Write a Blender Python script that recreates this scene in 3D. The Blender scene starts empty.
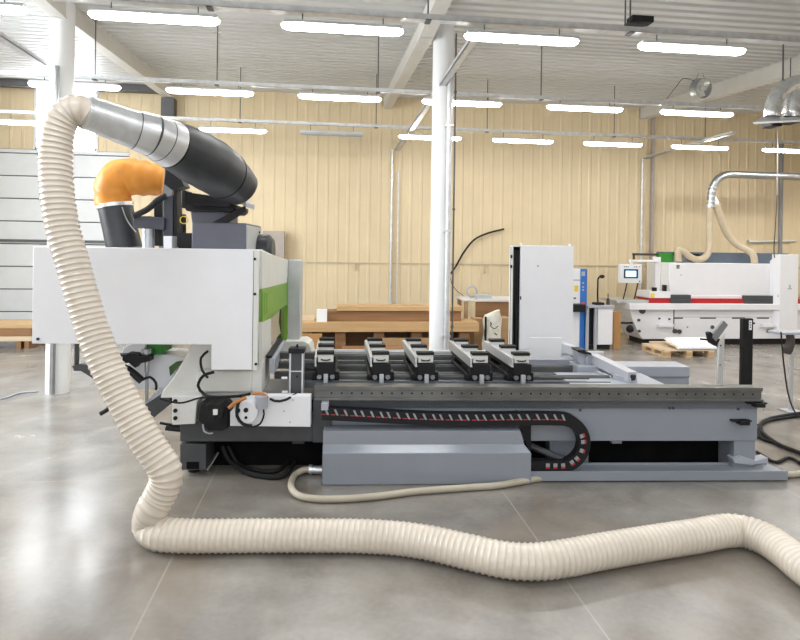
import bpy, bmesh, math, random
from mathutils import Vector, Matrix
random.seed(7)
COL = bpy.context.scene.collection
V = Vector
# ---------------------------------------------------------------- camera model (level camera, lens shift)
A = math.atan(0.12); ROLL = 0.014; FPX = 600.0; HC = 2.0; HOR = 250.0
cR, cF, cU = V((math.cos(A), -math.sin(A), 0)), V((math.sin(A), math.cos(A), 0)), V((0, 0, 1))
cr = cR*math.cos(ROLL) + cU*math.sin(ROLL)
cu = cU*math.cos(ROLL) - cR*math.sin(ROLL)
CAM = V((0, 0, HC))
def ray(px, py): return cF + cr*((px-400)/FPX) + cu*((HOR-py)/FPX)
def D(px, py, d): return CAM + ray(px, py)*d                      # point at a camera depth
def W(px, py, X=None, Y=None, Z=None):                              # point on a world plane
    r = ray(px, py)
    t = (X-CAM.x)/r.x if X is not None else (Y-CAM.y)/r.y if Y is not None else (Z-CAM.z)/r.z
    return CAM + r*t
# frame of the machining centre (stands a few degrees off the walls)
MROT = math.radians(-4.24)
MF = Matrix.Translation((1.822, 5.02, 0)) @ Matrix.Rotation(MROT, 4, 'Z')
MI = MF.inverted(); MI3 = MI.to_3x3(); MC = MI @ CAM
def M(px, py, x=None, y=None, z=None):                              # the same in the machine's own frame
    r = MI3 @ ray(px, py)
    t = (x-MC.x)/r.x if x is not None else (y-MC.y)/r.y if y is not None else (z-MC.z)/r.z
    return MC + r*t
def MD(px, py, d): return MI @ D(px, py, d)
# ---------------------------------------------------------------- mesh builder
def smooth_path(pts, step):
    pts = [V(p) for p in pts]; out = []
    P = [pts[0]*2-pts[1]] + pts + [pts[-1]*2-pts[-2]]
    for i in range(1, len(P)-2):
        p0, p1, p2, p3 = P[i-1:i+3]
        n = max(2, int((p2-p1).length/step))
        for k in range(n):
            t = k/n
            out.append(0.5*((2*p1)+(p2-p0)*t+(2*p0-5*p1+4*p2-p3)*t*t+(3*p1-p0-3*p2+p3)*t**3))
    out.append(pts[-1]); return out
def frames(path):
    T = [(path[min(i+1, len(path)-1)]-path[max(i-1, 0)]).normalized() for i in range(len(path))]
    n = T[0].orthogonal().normalized(); N = []
    for t in T:
        n = n - t*n.dot(t)
        n = n.normalized() if n.length > 1e-6 else t.orthogonal().normalized()
        N.append(n)
    return T, N
class MB:
    def __init__(s): s.v = []; s.f = []
    def add(s, vs, fs):
        b = len(s.v); s.v += [V(v) for v in vs]; s.f += [tuple(b+i for i in f) for f in fs]; return s
    def box(s, x0, x1, y0, y1, z0, z1):
        return s.add([(x, y, z) for z in (z0, z1) for y in (y0, y1) for x in (x0, x1)],
                     [(0, 2, 3, 1), (4, 5, 7, 6), (0, 1, 5, 4), (2, 6, 7, 3), (0, 4, 6, 2), (1, 3, 7, 5)])
    def prism(s, poly, ext):
        n = len(poly); e = V(ext)
        vs = [V(p) for p in poly] + [V(p)+e for p in poly]
        return s.add(vs, [tuple(range(n)), tuple(range(2*n-1, n-1, -1))] + [(i, (i+1) % n, n+(i+1) % n, n+i) for i in range(n)])
    def bar(s, p0, p1, w, h, up=(0, 0, 1)):
        p0, p1 = V(p0), V(p1); t = (p1-p0).normalized(); u = V(up)
        a = t.cross(u)
        if a.length < 1e-4: a = t.cross(V((1, 0, 0)))
        a.normalize(); b = a.cross(t).normalized()
        q = [p0 + a*(i*w/2) + b*(j*h/2) for i, j in ((-1, -1), (1, -1), (1, 1), (-1, 1))]
        return s.prism(q, p1-p0)
    def rings(s, path, radii, n, cap=True, prof=None, close=False):
        T, N = frames(path); vs = []; m = len(path)
        for i, p in enumerate(path):
            B = T[i].cross(N[i])
            for k in range(n):
                a = 2*math.pi*k/n
                r = radii[i] if prof is None else prof(i, a)
                vs.append(p + (N[i]*math.cos(a)+B*math.sin(a))*r)
        fs = [(i*n+k, i*n+(k+1) % n, (i+1)*n+(k+1) % n, (i+1)*n+k) for i in range(m-1) for k in range(n)]
        if cap: fs += [tuple(range(n-1, -1, -1)), tuple((m-1)*n+k for k in range(n))]
        return s.add(vs, fs)
    def cyl(s, p0, p1, r0, r1=None, n=20):
        return s.rings([V(p0), V(p1)], [r0, r0 if r1 is None else r1], n)
    def tube(s, pts, r, n=10, step=.03, smooth=True):
        pts = [V(p) for p in pts]
        path = smooth_path(pts, step) if smooth and len(pts) > 2 else pts
        if isinstance(r, (list, tuple)):
            acc = [0]
            for a, b in zip(pts, pts[1:]): acc.append(acc[-1]+(b-a).length)
            d = [0]
            for a, b in zip(path, path[1:]): d.append(d[-1]+(b-a).length)
            rr = []
            for x in d:
                x = x/d[-1]*acc[-1]; j = 0
                while j < len(acc)-2 and acc[j+1] < x: j += 1
                f = min(1, max(0, (x-acc[j])/max(1e-6, acc[j+1]-acc[j])))
                rr.append(r[j]*(1-f)+r[j+1]*f)
        else: rr = [r]*len(path)
        return s.rings(path, rr, n)
    def sph(s, c, r, n=14, sc=(1, 1, 1)):
        c = V(c); m = n//2; vs = []
        for i in range(m+1):
            th = math.pi*i/m
            for k in range(n):
                a = 2*math.pi*k/n
                vs.append(c+V((r*sc[0]*math.sin(th)*math.cos(a), r*sc[1]*math.sin(th)*math.sin(a), r*sc[2]*math.cos(th))))
        return s.add(vs, [(i*n+k, (i+1)*n+k, (i+1)*n+(k+1) % n, i*n+(k+1) % n) for i in range(m) for k in range(n)])
    def pipe(s, p0, p1, ro, ri, n=24):                              # open hollow cylinder
        p0, p1 = V(p0), V(p1); T, N = frames([p0, p1]); B = T[0].cross(N[0]); vs = []
        for p, r in ((p0, ro), (p1, ro), (p1, ri), (p0, ri)):
            vs += [p+(N[0]*math.cos(2*math.pi*k/n)+B*math.sin(2*math.pi*k/n))*r for k in range(n)]
        return s.add(vs, [(j*n+k, j*n+(k+1) % n, ((j+1) % 4)*n+(k+1) % n, ((j+1) % 4)*n+k) for j in range(4) for k in range(n)])
def mpoly(pts, y): return [M(a, b, y=y) for a, b in pts]
def mfront(mb, pts, y0, y1): return mb.prism(mpoly(pts, y0), (0, y1-y0, 0))
def mside(mb, pts, x, t): return mb.prism([M(a, b, x=x) for a, b in pts], (t, 0, 0))
def wfront(mb, pts, Y0, Y1): return mb.prism([W(a, b, Y=Y0) for a, b in pts], (0, Y1-Y0, 0))
def rect(x0, y0, x1, y1): return [(x0, y0), (x1, y0), (x1, y1), (x0, y1)]
def wbox(mb, x0, y0, x1, y1, Y0, Y1, z0=None):                      # upright box from a pixel rectangle of its front face
    a, b = W(x0, y1, Y=Y0), W(x1, y1, Y=Y0); zb = (a.z+b.z)/2 if z0 is None else z0
    c = (W(x0, y0, Y=Y0).z+W(x1, y0, Y=Y0).z)/2
    return mb.box(a.x, b.x, Y0, Y1, zb, c)
def mbox(mb, x0, y0, x1, y1, Y0, Y1, z0=None):
    a, b = M(x0, y1, y=Y0), M(x1, y1, y=Y0); zb = (a.z+b.z)/2 if z0 is None else z0
    c = (M(x0, y0, y=Y0).z+M(x1, y0, y=Y0).z)/2
    return mb.box(a.x, b.x, Y0, Y1, zb, c)
# ---------------------------------------------------------------- materials
MAT = {}
def mat(name, rgb, rough=.5, metal=0, vary=.06, scale=6, bump=0, spec=.5, coat=0, emit=0, trans=0, vrough=0):
    m = bpy.data.materials.new(name); m.use_nodes = True; nt = m.node_tree; b = nt.nodes['Principled BSDF']
    b.inputs['Roughness'].default_value = rough; b.inputs['Metallic'].default_value = metal
    b.inputs['Specular IOR Level'].default_value = spec; b.inputs['Coat Weight'].default_value = coat
    tc = nt.nodes.new('ShaderNodeTexCoord'); nz = nt.nodes.new('ShaderNodeTexNoise')
    nz.inputs['Scale'].default_value = scale; nz.inputs['Detail'].default_value = 5
    nt.links.new(tc.outputs['Object'], nz.inputs['Vector'])
    rp = nt.nodes.new('ShaderNodeValToRGB')
    rp.color_ramp.elements[0].position = .3; rp.color_ramp.elements[1].position = .7
    rp.color_ramp.elements[0].color = tuple(c*(1-vary) for c in rgb)+(1,)
    rp.color_ramp.elements[1].color = tuple(min(1, c*(1+vary)) for c in rgb)+(1,)
    nt.links.new(nz.outputs['Fac'], rp.inputs['Fac']); nt.links.new(rp.outputs['Color'], b.inputs['Base Color'])
    if vrough:
        mr = nt.nodes.new('ShaderNodeMapRange'); mr.inputs['To Min'].default_value = rough-vrough; mr.inputs['To Max'].default_value = rough+vrough
        nt.links.new(nz.outputs['Fac'], mr.inputs['Value']); nt.links.new(mr.outputs['Result'], b.inputs['Roughness'])
    if bump:
        bp = nt.nodes.new('ShaderNodeBump'); bp.inputs['Strength'].default_value = bump; bp.inputs['Distance'].default_value = .01
        nt.links.new(nz.outputs['Fac'], bp.inputs['Height']); nt.links.new(bp.outputs['Normal'], b.inputs['Normal'])
    if emit:
        b.inputs['Emission Color'].default_value = tuple(rgb)+(1,); b.inputs['Emission Strength'].default_value = emit
    if trans:
        b.inputs['Subsurface Weight'].default_value = trans; b.inputs['Subsurface Radius'].default_value = (.03, .025, .02)
    MAT[name] = m; return m
def wood(name, c0, c1, axis='X', scale=1.2, rough=.55):
    m = mat(name, c0, rough); nt = m.node_tree; b = nt.nodes['Principled BSDF']
    tc = nt.nodes.new('ShaderNodeTexCoord'); mp = nt.nodes.new('ShaderNodeMapping')
    sc = {'X': (.6, 12, 12), 'Y': (12, .6, 12), 'Z': (12, 12, .6)}[axis]
    mp.inputs['Scale'].default_value = sc
    nz = nt.nodes.new('ShaderNodeTexNoise'); nz.inputs['Scale'].default_value = scale; nz.inputs['Detail'].default_value = 6
    rp = nt.nodes.new('ShaderNodeValToRGB'); rp.color_ramp.elements[0].color = c0+(1,); rp.color_ramp.elements[1].color = c1+(1,)
    rp.color_ramp.elements[0].position = .3; rp.color_ramp.elements[1].position = .7
    nt.links.new(tc.outputs['Object'], mp.inputs['Vector']); nt.links.new(mp.outputs['Vector'], nz.inputs['Vector'])
    nt.links.new(nz.outputs['Fac'], rp.inputs['Fac']); nt.links.new(rp.outputs['Color'], b.inputs['Base Color'])
    return m
mat('white', (.80, .80, .83), .38, vary=.015)
mat('offwhite', (.70, .70, .66), .45, vary=.03)
mat('castwhite', (.70, .70, .67), .5, vary=.05, scale=9)
mat('bluegrey', (.255, .278, .318), .3, vary=.02, scale=3)
mat('trayblue', (.255, .278, .318), .2, vary=.02, scale=3, spec=.7)
mat('plategrey', (.40, .42, .47), .4, vary=.03)
mat('darkgrey', (.06, .062, .068), .5, vary=.12)
mat('headgrey', (.12, .123, .155), .45, vary=.06)
mat('mastgrey', (.055, .057, .075), .45, vary=.1)
mat('black', (.010, .010, .012), .5, vary=.2, spec=.3)
mat('rubber', (.012, .012, .013), .6, vary=.2, spec=.3)
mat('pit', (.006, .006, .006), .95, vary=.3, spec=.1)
mat('steel', (.42, .44, .46), .35, metal=.9, vary=.12, scale=8)
mat('railsteel', (.155, .155, .15), .38, metal=.6, vary=.25, scale=4)
mat('bedtop', (.10, .11, .125), .42, metal=.3, vary=.2, scale=4)
mat('galv', (.66, .67, .68), .38, metal=.55, vary=.12, scale=12)
mat('galvpaint', (.50, .52, .52), .45, metal=.3, vary=.08)
mat('silver', (.74, .75, .76), .36, metal=.8, vary=.06, scale=10)
mat('foil', (.80, .82, .84), .25, metal=.85, vary=.15, scale=14, bump=.25)
mat('fencegrey', (.50, .51, .56), .35, vary=.03)
mat('midgrey', (.22, .22, .23), .45, vary=.05)
mat('alu', (.66, .67, .69), .38, metal=.5, vary=.04)
mat('green', (.17, .36, .035), .4, vary=.04)
mat('darkgreen', (.05, .12, .02), .5)
mat('vividgreen', (.022, .22, .018), .5)
mat('orange', (.74, .29, .035), .5, vary=.13, scale=5, bump=.6, trans=.15)
mat('cable_orange', (.5, .2, .06), .5)
mat('plastic_dark', (.028, .030, .035), .42, vary=.25, scale=5, bump=.15)
mat('hose', (.69, .62, .53), .32, vary=.08, scale=4, coat=.5, trans=.2)
mat('smallhose', (.45, .40, .31), .4, vary=.08)
mat('tanhose', (.52, .43, .30), .5, vary=.08)
mat('red', (.42, .015, .02), .4)
mat('chainred', (.42, .03, .035), .45)
mat('chaingrey', (.30, .31, .33), .45)
mat('slate', (.10, .13, .17), .45)
mat('blue', (.03, .16, .50), .4)
mat('bluecloth', (.03, .08, .20), .8)
mat('column', (.82, .83, .83), .4, vary=.03, scale=2)
mat('beampaint', (.66, .65, .61), .5, vary=.04)
mat('darksteel', (.10, .10, .105), .5)
mat('ceiling', (.58, .585, .575), .45, vary=.04, scale=.6)
mat('door', (.70, .72, .73), .5, vary=.02)
mat('taupe', (.40, .35, .31), .6)
mat('cardboard', (.42, .27, .14), .8, vary=.08)
mat('sack', (.62, .60, .52), .7, vary=.12, scale=10)
mat('brown_plastic', (.05, .042, .038), .6)
mat('yellow', (.75, .55, .05), .5)
mat('paper', (.86, .86, .87), .6, vary=.01)
wood('birch', (.46, .285, .13), (.60, .40, .20))
wood('brownwood', (.22, .11, .045), (.32, .17, .075))
wood('palewood', (.60, .46, .30), (.72, .57, .40))
wood('orangewood', (.42, .22, .08), (.48, .26, .10), 'Z')
mat('lamp', (1, .99, .965), .5, emit=42, vary=0)
mat('lampoff', (.45, .46, .46), .4)
mat('housing', (.60, .61, .61), .45)
mat('screen', (.50, .75, 1.0), .3, emit=1.1, vary=.15, scale=14)
mat('screenframe', (.01, .03, .06), .3)
mat('daylight_pane', (.93, .96, 1.0), .4, emit=26, vary=0)
mat('wall', (.69, .57, .37), .55, vary=.035, scale=1.5)
mat('wall_plain', (.60, .52, .40), .7, vary=.03, scale=1)
# polished concrete with saw-cut joints
def floor_material():
    m = bpy.data.materials.new('concrete'); m.use_nodes = True; nt = m.node_tree; L = nt.links.new; N = nt.nodes.new
    b = nt.nodes['Principled BSDF']; g = N('ShaderNodeNewGeometry')
    def noise(s, d, det=6, dist=0):
        n = N('ShaderNodeTexNoise'); n.inputs['Scale'].default_value = s; n.inputs['Detail'].default_value = det
        n.inputs['Distortion'].default_value = dist; L(g.outputs['Position'], n.inputs['Vector']); return n
    n1, n2, n3 = noise(.55, 0, 6, .8), noise(2.2, 0, 8, .6), noise(26, 0, 3)
    def math_(op, a, bb):
        x = N('ShaderNodeMath'); x.operation = op
        for i, q in enumerate((a, bb)):
            if q is None: continue
            if hasattr(q, 'is_linked'): L(q, x.inputs[i])
            else: x.inputs[i].default_value = q
        return x.outputs[0]
    s = math_('ADD', math_('MULTIPLY', n1.outputs['Fac'], .55), math_('MULTIPLY', n2.outputs['Fac'], .40))
    s = math_('ADD', s, math_('MULTIPLY', n3.outputs['Fac'], .10))
    r = N('ShaderNodeValToRGB'); r.color_ramp.elements[0].position = .36; r.color_ramp.elements[1].position = .68
    r.color_ramp.elements[0].color = (.135, .120, .103, 1); r.color_ramp.elements[1].color = (.335, .315, .285, 1)
    L(s, r.inputs['Fac'])
    n4 = noise(.8, 0, 7, 1.2); br = N('ShaderNodeMapRange'); br.inputs['From Min'].default_value = .45; br.inputs['From Max'].default_value = .72; L(n4.outputs['Fac'], br.inputs['Value'])
    bw = N('ShaderNodeMix'); bw.data_type = 'RGBA'; bw.inputs[7].default_value = (.20, .158, .118, 1); L(math_('MULTIPLY', br.outputs[0], .65), bw.inputs[0]); L(r.outputs['Color'], bw.inputs[6])
    sx = N('ShaderNodeSeparateXYZ'); L(g.outputs['Position'], sx.inputs[0])
    def joint(o, off, per, w):
        f = math_('SUBTRACT', math_('FRACT', math_('DIVIDE', math_('ADD', o, -off+per*20.5), per), None), .5)
        return math_('LESS_THAN', math_('MULTIPLY', math_('ABSOLUTE', f, None), per), w)
    j = math_('MAXIMUM', joint(sx.outputs['X'], -.968, 2.44, .006), joint(sx.outputs['Y'], 5.39, 4.4, .004))
    mx = N('ShaderNodeMix'); mx.data_type = 'RGBA'; mx.inputs[7].default_value = (.36, .33, .29, 1)
    L(math_('MULTIPLY', j, .5), mx.inputs[0]); L(bw.outputs[2], mx.inputs[6]); L(mx.outputs[2], b.inputs['Base Color'])
    mr = N('ShaderNodeMapRange'); mr.inputs['To Min'].default_value = .14; mr.inputs['To Max'].default_value = .34
    L(s, mr.inputs['Value']); L(mr.outputs[0], b.inputs['Roughness'])
    bp = N('ShaderNodeBump'); bp.inputs['Strength'].default_value = .08; bp.inputs['Distance'].default_value = .01
    L(n2.outputs['Fac'], bp.inputs['Height']); L(bp.outputs['Normal'], b.inputs['Normal'])
    b.inputs['Specular IOR Level'].default_value = .75
    MAT['concrete'] = m
floor_material()
# ---------------------------------------------------------------- objects
def mesh_obj(name, mb, m, inv=None, bevel=0, ang=35):
    me = bpy.data.meshes.new(name); me.from_pydata([tuple((inv @ v) if inv else v) for v in mb.v], [], mb.f)
    bm = bmesh.new(); bm.from_mesh(me); bmesh.ops.recalc_face_normals(bm, faces=bm.faces); bm.to_mesh(me); bm.free()
    me.shade_smooth(); me.set_sharp_from_angle(angle=math.radians(ang)); me.materials.append(MAT[m])
    o = bpy.data.objects.new(name, me); COL.objects.link(o)
    if bevel:
        bv = o.modifiers.new('bevel', 'BEVEL'); bv.width = bevel; bv.segments = 2; bv.limit_method = 'ANGLE'; bv.angle_limit = math.radians(40)
    return o
def tag(o, label, cat, group=None, kind=None):
    o['label'] = label; o['category'] = cat
    if group: o['group'] = group
    if kind: o['kind'] = kind
    return o
def centre_base(mb):
    xs = [v.x for v in mb.v]; ys = [v.y for v in mb.v]; zs = [v.z for v in mb.v]
    return V(((min(xs)+max(xs))/2, (min(ys)+max(ys))/2, min(zs)))
def single(name, mb, m, label, cat, group=None, bevel=0, ang=35, frame=None):
    if frame:
        mb.v = [frame @ v for v in mb.v]
    c = centre_base(mb); o = mesh_obj(name, mb, m, Matrix.Translation(-c), bevel, ang); o.location = c
    return tag(o, label, cat, group)
def struct(name, mb, m, bevel=0, ang=35):
    o = mesh_obj(name, mb, m, None, bevel, ang); o['kind'] = 'structure'; return o
class Thing:
    def __init__(s, name, label, cat, loc, rotz=0, group=None):
        s.o = bpy.data.objects.new(name, None); COL.objects.link(s.o); s.o.empty_display_size = .1
        s.o.location = loc; s.o.rotation_euler.z = rotz; tag(s.o, label, cat, group)
        s.inv = (Matrix.Translation(loc) @ Matrix.Rotation(rotz, 4, 'Z')).inverted()
    def part(s, name, mb, m, parent=None, frame=None, bevel=0, label=None, ang=35):
        o = mesh_obj(name, mb, m, s.inv @ frame if frame else s.inv, bevel, ang)
        o.parent = parent or s.o
        if label: o['label'] = label
        return o
def copy_tree(o, parent=None):
    c = o.copy(); COL.objects.link(c)
    if parent: c.parent = parent
    for ch in list(o.children): copy_tree(ch, c)
    return c

# ================================================================ THE HALL
YW = 14.3; XL, XR, YF = -8.6, 13.2, -7.0
def ceil_z(y): return 5.30 + max(0, y-8.7)*.0625
ZW = ceil_z(YW)
struct('floor', MB().box(XL-.2, XR+.2, YF-.2, YW+.2, -.1, 0), 'concrete')
# trapezoid-sheet ceiling, ribs along X
mb = MB(); ys = []; y = YF
while y < YW+.05:
    for dy, dz in ((0, 0), (.11, 0), (.135, .035), (.185, .035), (.21, 0)): ys.append((y+dy, ceil_z(y+dy)+dz))
    y += .21
vs = []
for yy, zz in ys: vs += [(XL-.1, yy, zz), (XR+.1, yy, zz)]
n0 = len(ys)
vs += [(XL-.1, YW+.25, ceil_z(YW)+.3), (XR+.1, YW+.25, ceil_z(YW)+.3), (XL-.1, YF, 5.6), (XR+.1, YF, 5.6)]
mb.add(vs, [(2*i, 2*i+2, 2*i+3, 2*i+1) for i in range(n0-1)] + [(2*n0-2, 2*n0, 2*n0+1, 2*n0-1), (2*n0, 2*n0+2, 2*n0+3, 2*n0+1), (2*n0+2, 0, 1, 2*n0+3)])
struct('ceiling', mb, 'ceiling', ang=20)
# ribbed tan back wall with the door and window openings
def ribbed(mb, x0, x1, z0, z1, yf):
    prof = ((0, 0), (.165, 0), (.185, -.010), (.23, -.010), (.25, 0)); P = .25
    xs = []; k = math.floor(x0/P)
    while k*P < x1:
        for dx, dy in prof[:4]:
            x = k*P+dx
            if x0 <= x <= x1: xs.append((x, dy))
        k += 1
    xs = [(x0, 0)] + xs + [(x1, 0)]; n = len(xs)
    vs = []
    for x, dy in xs: vs += [(x, yf+dy, z0), (x, yf+dy, z1)]
    vs += [(x1, yf+.15, z0), (x1, yf+.15, z1), (x0, yf+.15, z0), (x0, yf+.15, z1)]
    m_ = n+2
    mb.add(vs, [(2*i, 2*((i+1) % m_), 2*((i+1) % m_)+1, 2*i+1) for i in range(m_)])
dxr = W(128, 250, Y=YW).x; wx0, wx1 = W(36, 120, Y=YW).x, W(97, 120, Y=YW).x
dz = 4.14; ZJ = W(400, 263.5, Y=YW).z
mb = MB()
ribbed(mb, dxr, XR, 0, ZJ-.012, YW+.012); ribbed(mb, dxr, XR, ZJ+.012, ZW+.1, YW)
ribbed(mb, XL, wx0, dz, ZW+.1, YW); ribbed(mb, wx1, dxr, dz, ZW+.1, YW)
struct('wall_back', mb, 'wall', ang=20)
struct('trim_1', MB().box(dxr, XR, YW-.016, YW+.1, ZJ-.013, ZJ+.013), 'tanhose')
struct('wall_left', MB().box(XL-.2, XL, YF, YW+.2, 0, 5.9), 'wall_plain')
struct('wall_right', MB().box(XR, XR+.2, YF, YW+.2, 0, 5.9), 'wall_plain')
struct('wall_front', MB().box(XL, XR, YF-.2, YF, 0, 5.5), 'wall_plain')
# sectional door
mb = MB(); z = 0.0; h = .505
while z < dz-.05:
    mb.box(XL, dxr, YW-.02, YW+.06, z+.012, min(dz, z+h)-.012); z += h
d1 = struct('door_1', mb, 'door', bevel=.006)
o = mesh_obj('door_backing', MB().box(XL, dxr, YW+.03, YW+.08, 0, dz), 'darksteel'); o.parent = d1
o = mesh_obj('track', MB().box(XL, dxr, YW-.06, YW-.021, 2.06, 2.12), 'darksteel'); o.parent = d1
struct('trim_2', MB().box(XL, W(166, 90, Y=YW).x, YW-.25, YW-.03, ZW-.17, ZW-.02), 'darksteel')
# bright window over the door
w1 = struct('window_1', MB().box(wx0, wx1, YW+.02, YW+.05, dz, ZW), 'daylight_pane')
mb = MB()
for x in (wx0, wx1): mb.box(x-.03, x+.03, YW-.03, YW+.06, dz, ZW)
mb.box(wx0, wx1, YW-.03, YW+.06, dz, dz+.05)
o = mesh_obj('window_frame', mb, 'white'); o.parent = w1
# columns with welded head plates, roof beams
YC = 8.66; C1X, C2X = W(59, 300, Y=YC).x, W(440.5, 250, Y=YC).x
def column(name, cx):
    mb = MB().cyl((cx, YC, 0), (cx, YC, ceil_z(YC)-.01), .15, n=32)
    return struct(name, mb, 'column')
column('column', C1X); column('column', C2X)
def beam(name, x, y0, y1, w=.2, h=.26):
    mb = MB()
    for (zz0, zz1, ww) in ((0, .02, w), (-h, -h+.02, w), (-h, 0, .012)):
        poly = [V((x-ww/2, y0, ceil_z(y0)+zz0)), V((x+ww/2, y0, ceil_z(y0)+zz0)), V((x+ww/2, y0, ceil_z(y0)+zz1)), V((x-ww/2, y0, ceil_z(y0)+zz1))]
        poly = [p-V((0, 0, .01)) for p in poly]
        mb.prism(poly, (0, y1-y0, ceil_z(y1)-ceil_z(y0)))
    # closed box shape: side plates
    for sx in (-1, 1):
        poly = [V((x+sx*w*.42, y0, ceil_z(y0)-h)), V((x+sx*w*.42+.006, y0, ceil_z(y0)-h)), V((x+sx*w*.42+.006, y0, ceil_z(y0)-.01)), V((x+sx*w*.42, y0, ceil_z(y0)-.01))]
        mb.prism(poly, (0, y1-y0, ceil_z(y1)-ceil_z(y0)))
    return struct(name, mb, 'beampaint')
BX3 = W(643, 112, Y=YW).x
for bx in (C1X, C2X-.28, BX3): beam('roof_beam', bx, YC-.2, YW-.02)
for bx in (C1X, C2X-.28, BX3):
    struct('roof_beam', MB().box(bx-.1, bx+.1, YF, YC-.2, 5.04, 5.29), 'beampaint')
struct('wall_column', MB().box(C1X-.14, C1X+.14, YW-.3, YW-.03, 0, ZW-.3), 'darksteel')
bx = W(653, 180, Y=YW-.1).x
struct('wall_column', MB().box(bx-.035, bx+.035, YW-.12, YW-.03, 0, ZW-.2), 'taupe')
# ---------------------------------------------------------------- lights, rails, rods
ROWS = (6.30, 9.27, 11.95); ZLS = (4.30, 4.325, 4.275); LL = 1.27
def make_light(lit):
    t = bpy.data.objects.new('ceiling_light', None); COL.objects.link(t)
    prof = [(-.075, .015), (-.06, .055), (.06, .055), (.075, .015)]
    o = mesh_obj('housing', MB().prism([V((-LL/2+.02, a, b)) for a, b in prof], (LL-.04, 0, 0)), 'housing', bevel=.01); o.parent = t
    mb = MB(); n = 12; path = []; rad = []
    for i, (f, s) in enumerate(((0, .25), (.012, .62), (.035, .88), (.07, 1), (.5, 1), (.93, 1), (.965, .88), (.988, .62), (1, .25))):
        path.append(-LL/2+f*LL); rad.append(s)
    vs = []
    for x, s in zip(path, rad):
        for k in range(n+1):
            a = math.pi*k/n
            vs.append((x, -.074*s*math.cos(a), .014-.054*s*math.sin(a)))
    m_ = n+1
    fs = [(i*m_+k, i*m_+k+1, (i+1)*m_+k+1, (i+1)*m_+k) for i in range(len(path)-1) for k in range(n)]
    fs += [tuple(range(m_)), tuple((len(path)-1)*m_+k for k in range(m_))] + [(i*m_, (i+1)*m_, (i+1)*m_+n, i*m_+n) for i in range(len(path)-1)]
    mb.add(vs, fs)
    o = mesh_obj('diffuser', mb, 'lamp' if lit else 'lampoff'); o.parent = t
    for sx in (-.42, .42):
        o = mesh_obj('hanger', MB().cyl((sx, 0, .05), (sx, 0, .165), .006, n=6), 'darksteel'); o.parent = t
    return t
L_on = make_light(True); used = False
lights = {0: [(-42, 8), (155, 18), (343, 30), (522, 39), (692, 48)],
          1: [(-62, 82), (75, 86), (210, 91), (340, 98), (462, 103), (585, 107), (697, 113), (800, 117)],
          2: [(-66, 120), (35, 124), (134, 128), (233, 132), (332, 134), (430, 139), (523, 144), (613, 147), (700, 150), (790, 154)]}
rown = ('front row of ceiling lights', 'middle row of ceiling lights', 'far row of ceiling lights')
extra = {(0, 0): 'cut by the left edge of the photo', (0, 1): 'above the grey duct and orange sleeve', (0, 2): 'left of the central white column', (0, 3): 'just right of the central white column', (0, 4): 'under the small black box',
         (1, 1): 'over the top bend of the cream hose', (1, 2): 'under the left roof beam', (1, 3): 'left of the middle roof beam', (1, 4): 'crossed by the central white column', (1, 5): 'second right of the central column', (1, 6): 'below the round fan',
         (2, 1): 'left of the cream hose', (2, 2): 'mostly hidden by the metal duct', (2, 3): 'just right of the metal duct', (2, 5): 'crossed by the central white column', (2, 6): 'first right of the central column', (2, 7): 'second right of the central column', (2, 8): 'third right of the central column', (2, 9): 'cut by the right edge'}
for r, ls in lights.items():
    for i, (px, py) in enumerate(ls):
        if px < -45 : continue
        if r == 1 and i == 7: continue
        off = (r, i) == (2, 4)
        if off: t = make_light(False)
        elif not used: t = L_on; used = True
        else: t = copy_tree(L_on)
        p = W(px, py, Y=ROWS[r]); t.location = (p.x, ROWS[r], ZLS[r])
        if off: tag(t, 'unlit grey tube light hanging in the far row of ceiling lights', 'ceiling light', 'tube lights under the cable rails')
        else: tag(t, 'lit tube light in the %s, %s' % (rown[r].replace(' of ceiling lights', ''), extra[(r, i)]), 'ceiling light', 'tube lights under the cable rails')
rodpx = {0: [(-20, 5), (210, 5), (428, 16), (630, 27)], 1: [(95, 76), (217, 80), (378, 88), (541, 95), (790, 104)], 2: [(240, 121), (376, 127), (487, 134), (614, 139), (705, 142)]}
for r in range(3):
    t = Thing('cable_rail', 'long galvanised cable rail above the %s' % rown[r], 'cable rail', (1.0, ROWS[r], 4.44), group='cable rails over the lights')
    mb = MB(); w = (.05, .035, .03)[r]
    mb.box(XL+.05, XR-.05, ROWS[r]-w, ROWS[r]-w+.008, 4.44, 4.44+.055).box(XL+.05, XR-.05, ROWS[r]+w-.008, ROWS[r]+w, 4.44, 4.495).box(XL+.05, XR-.05, ROWS[r]-w, ROWS[r]+w, 4.436, 4.444)
    t.part('tray', mb, 'galv')
    for px, py in rodpx[r]:
        p = W(px, py, Y=ROWS[r])
        m2 = MB().cyl((p.x, ROWS[r], 4.43), (p.x, ROWS[r], ceil_z(ROWS[r])+.01), .009, n=8).box(p.x-.03, p.x+.03, ROWS[r]-w-.01, ROWS[r]+w+.01, 4.425, 4.436)
        t.part('hanger_rod', m2, 'darksteel')
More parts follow.
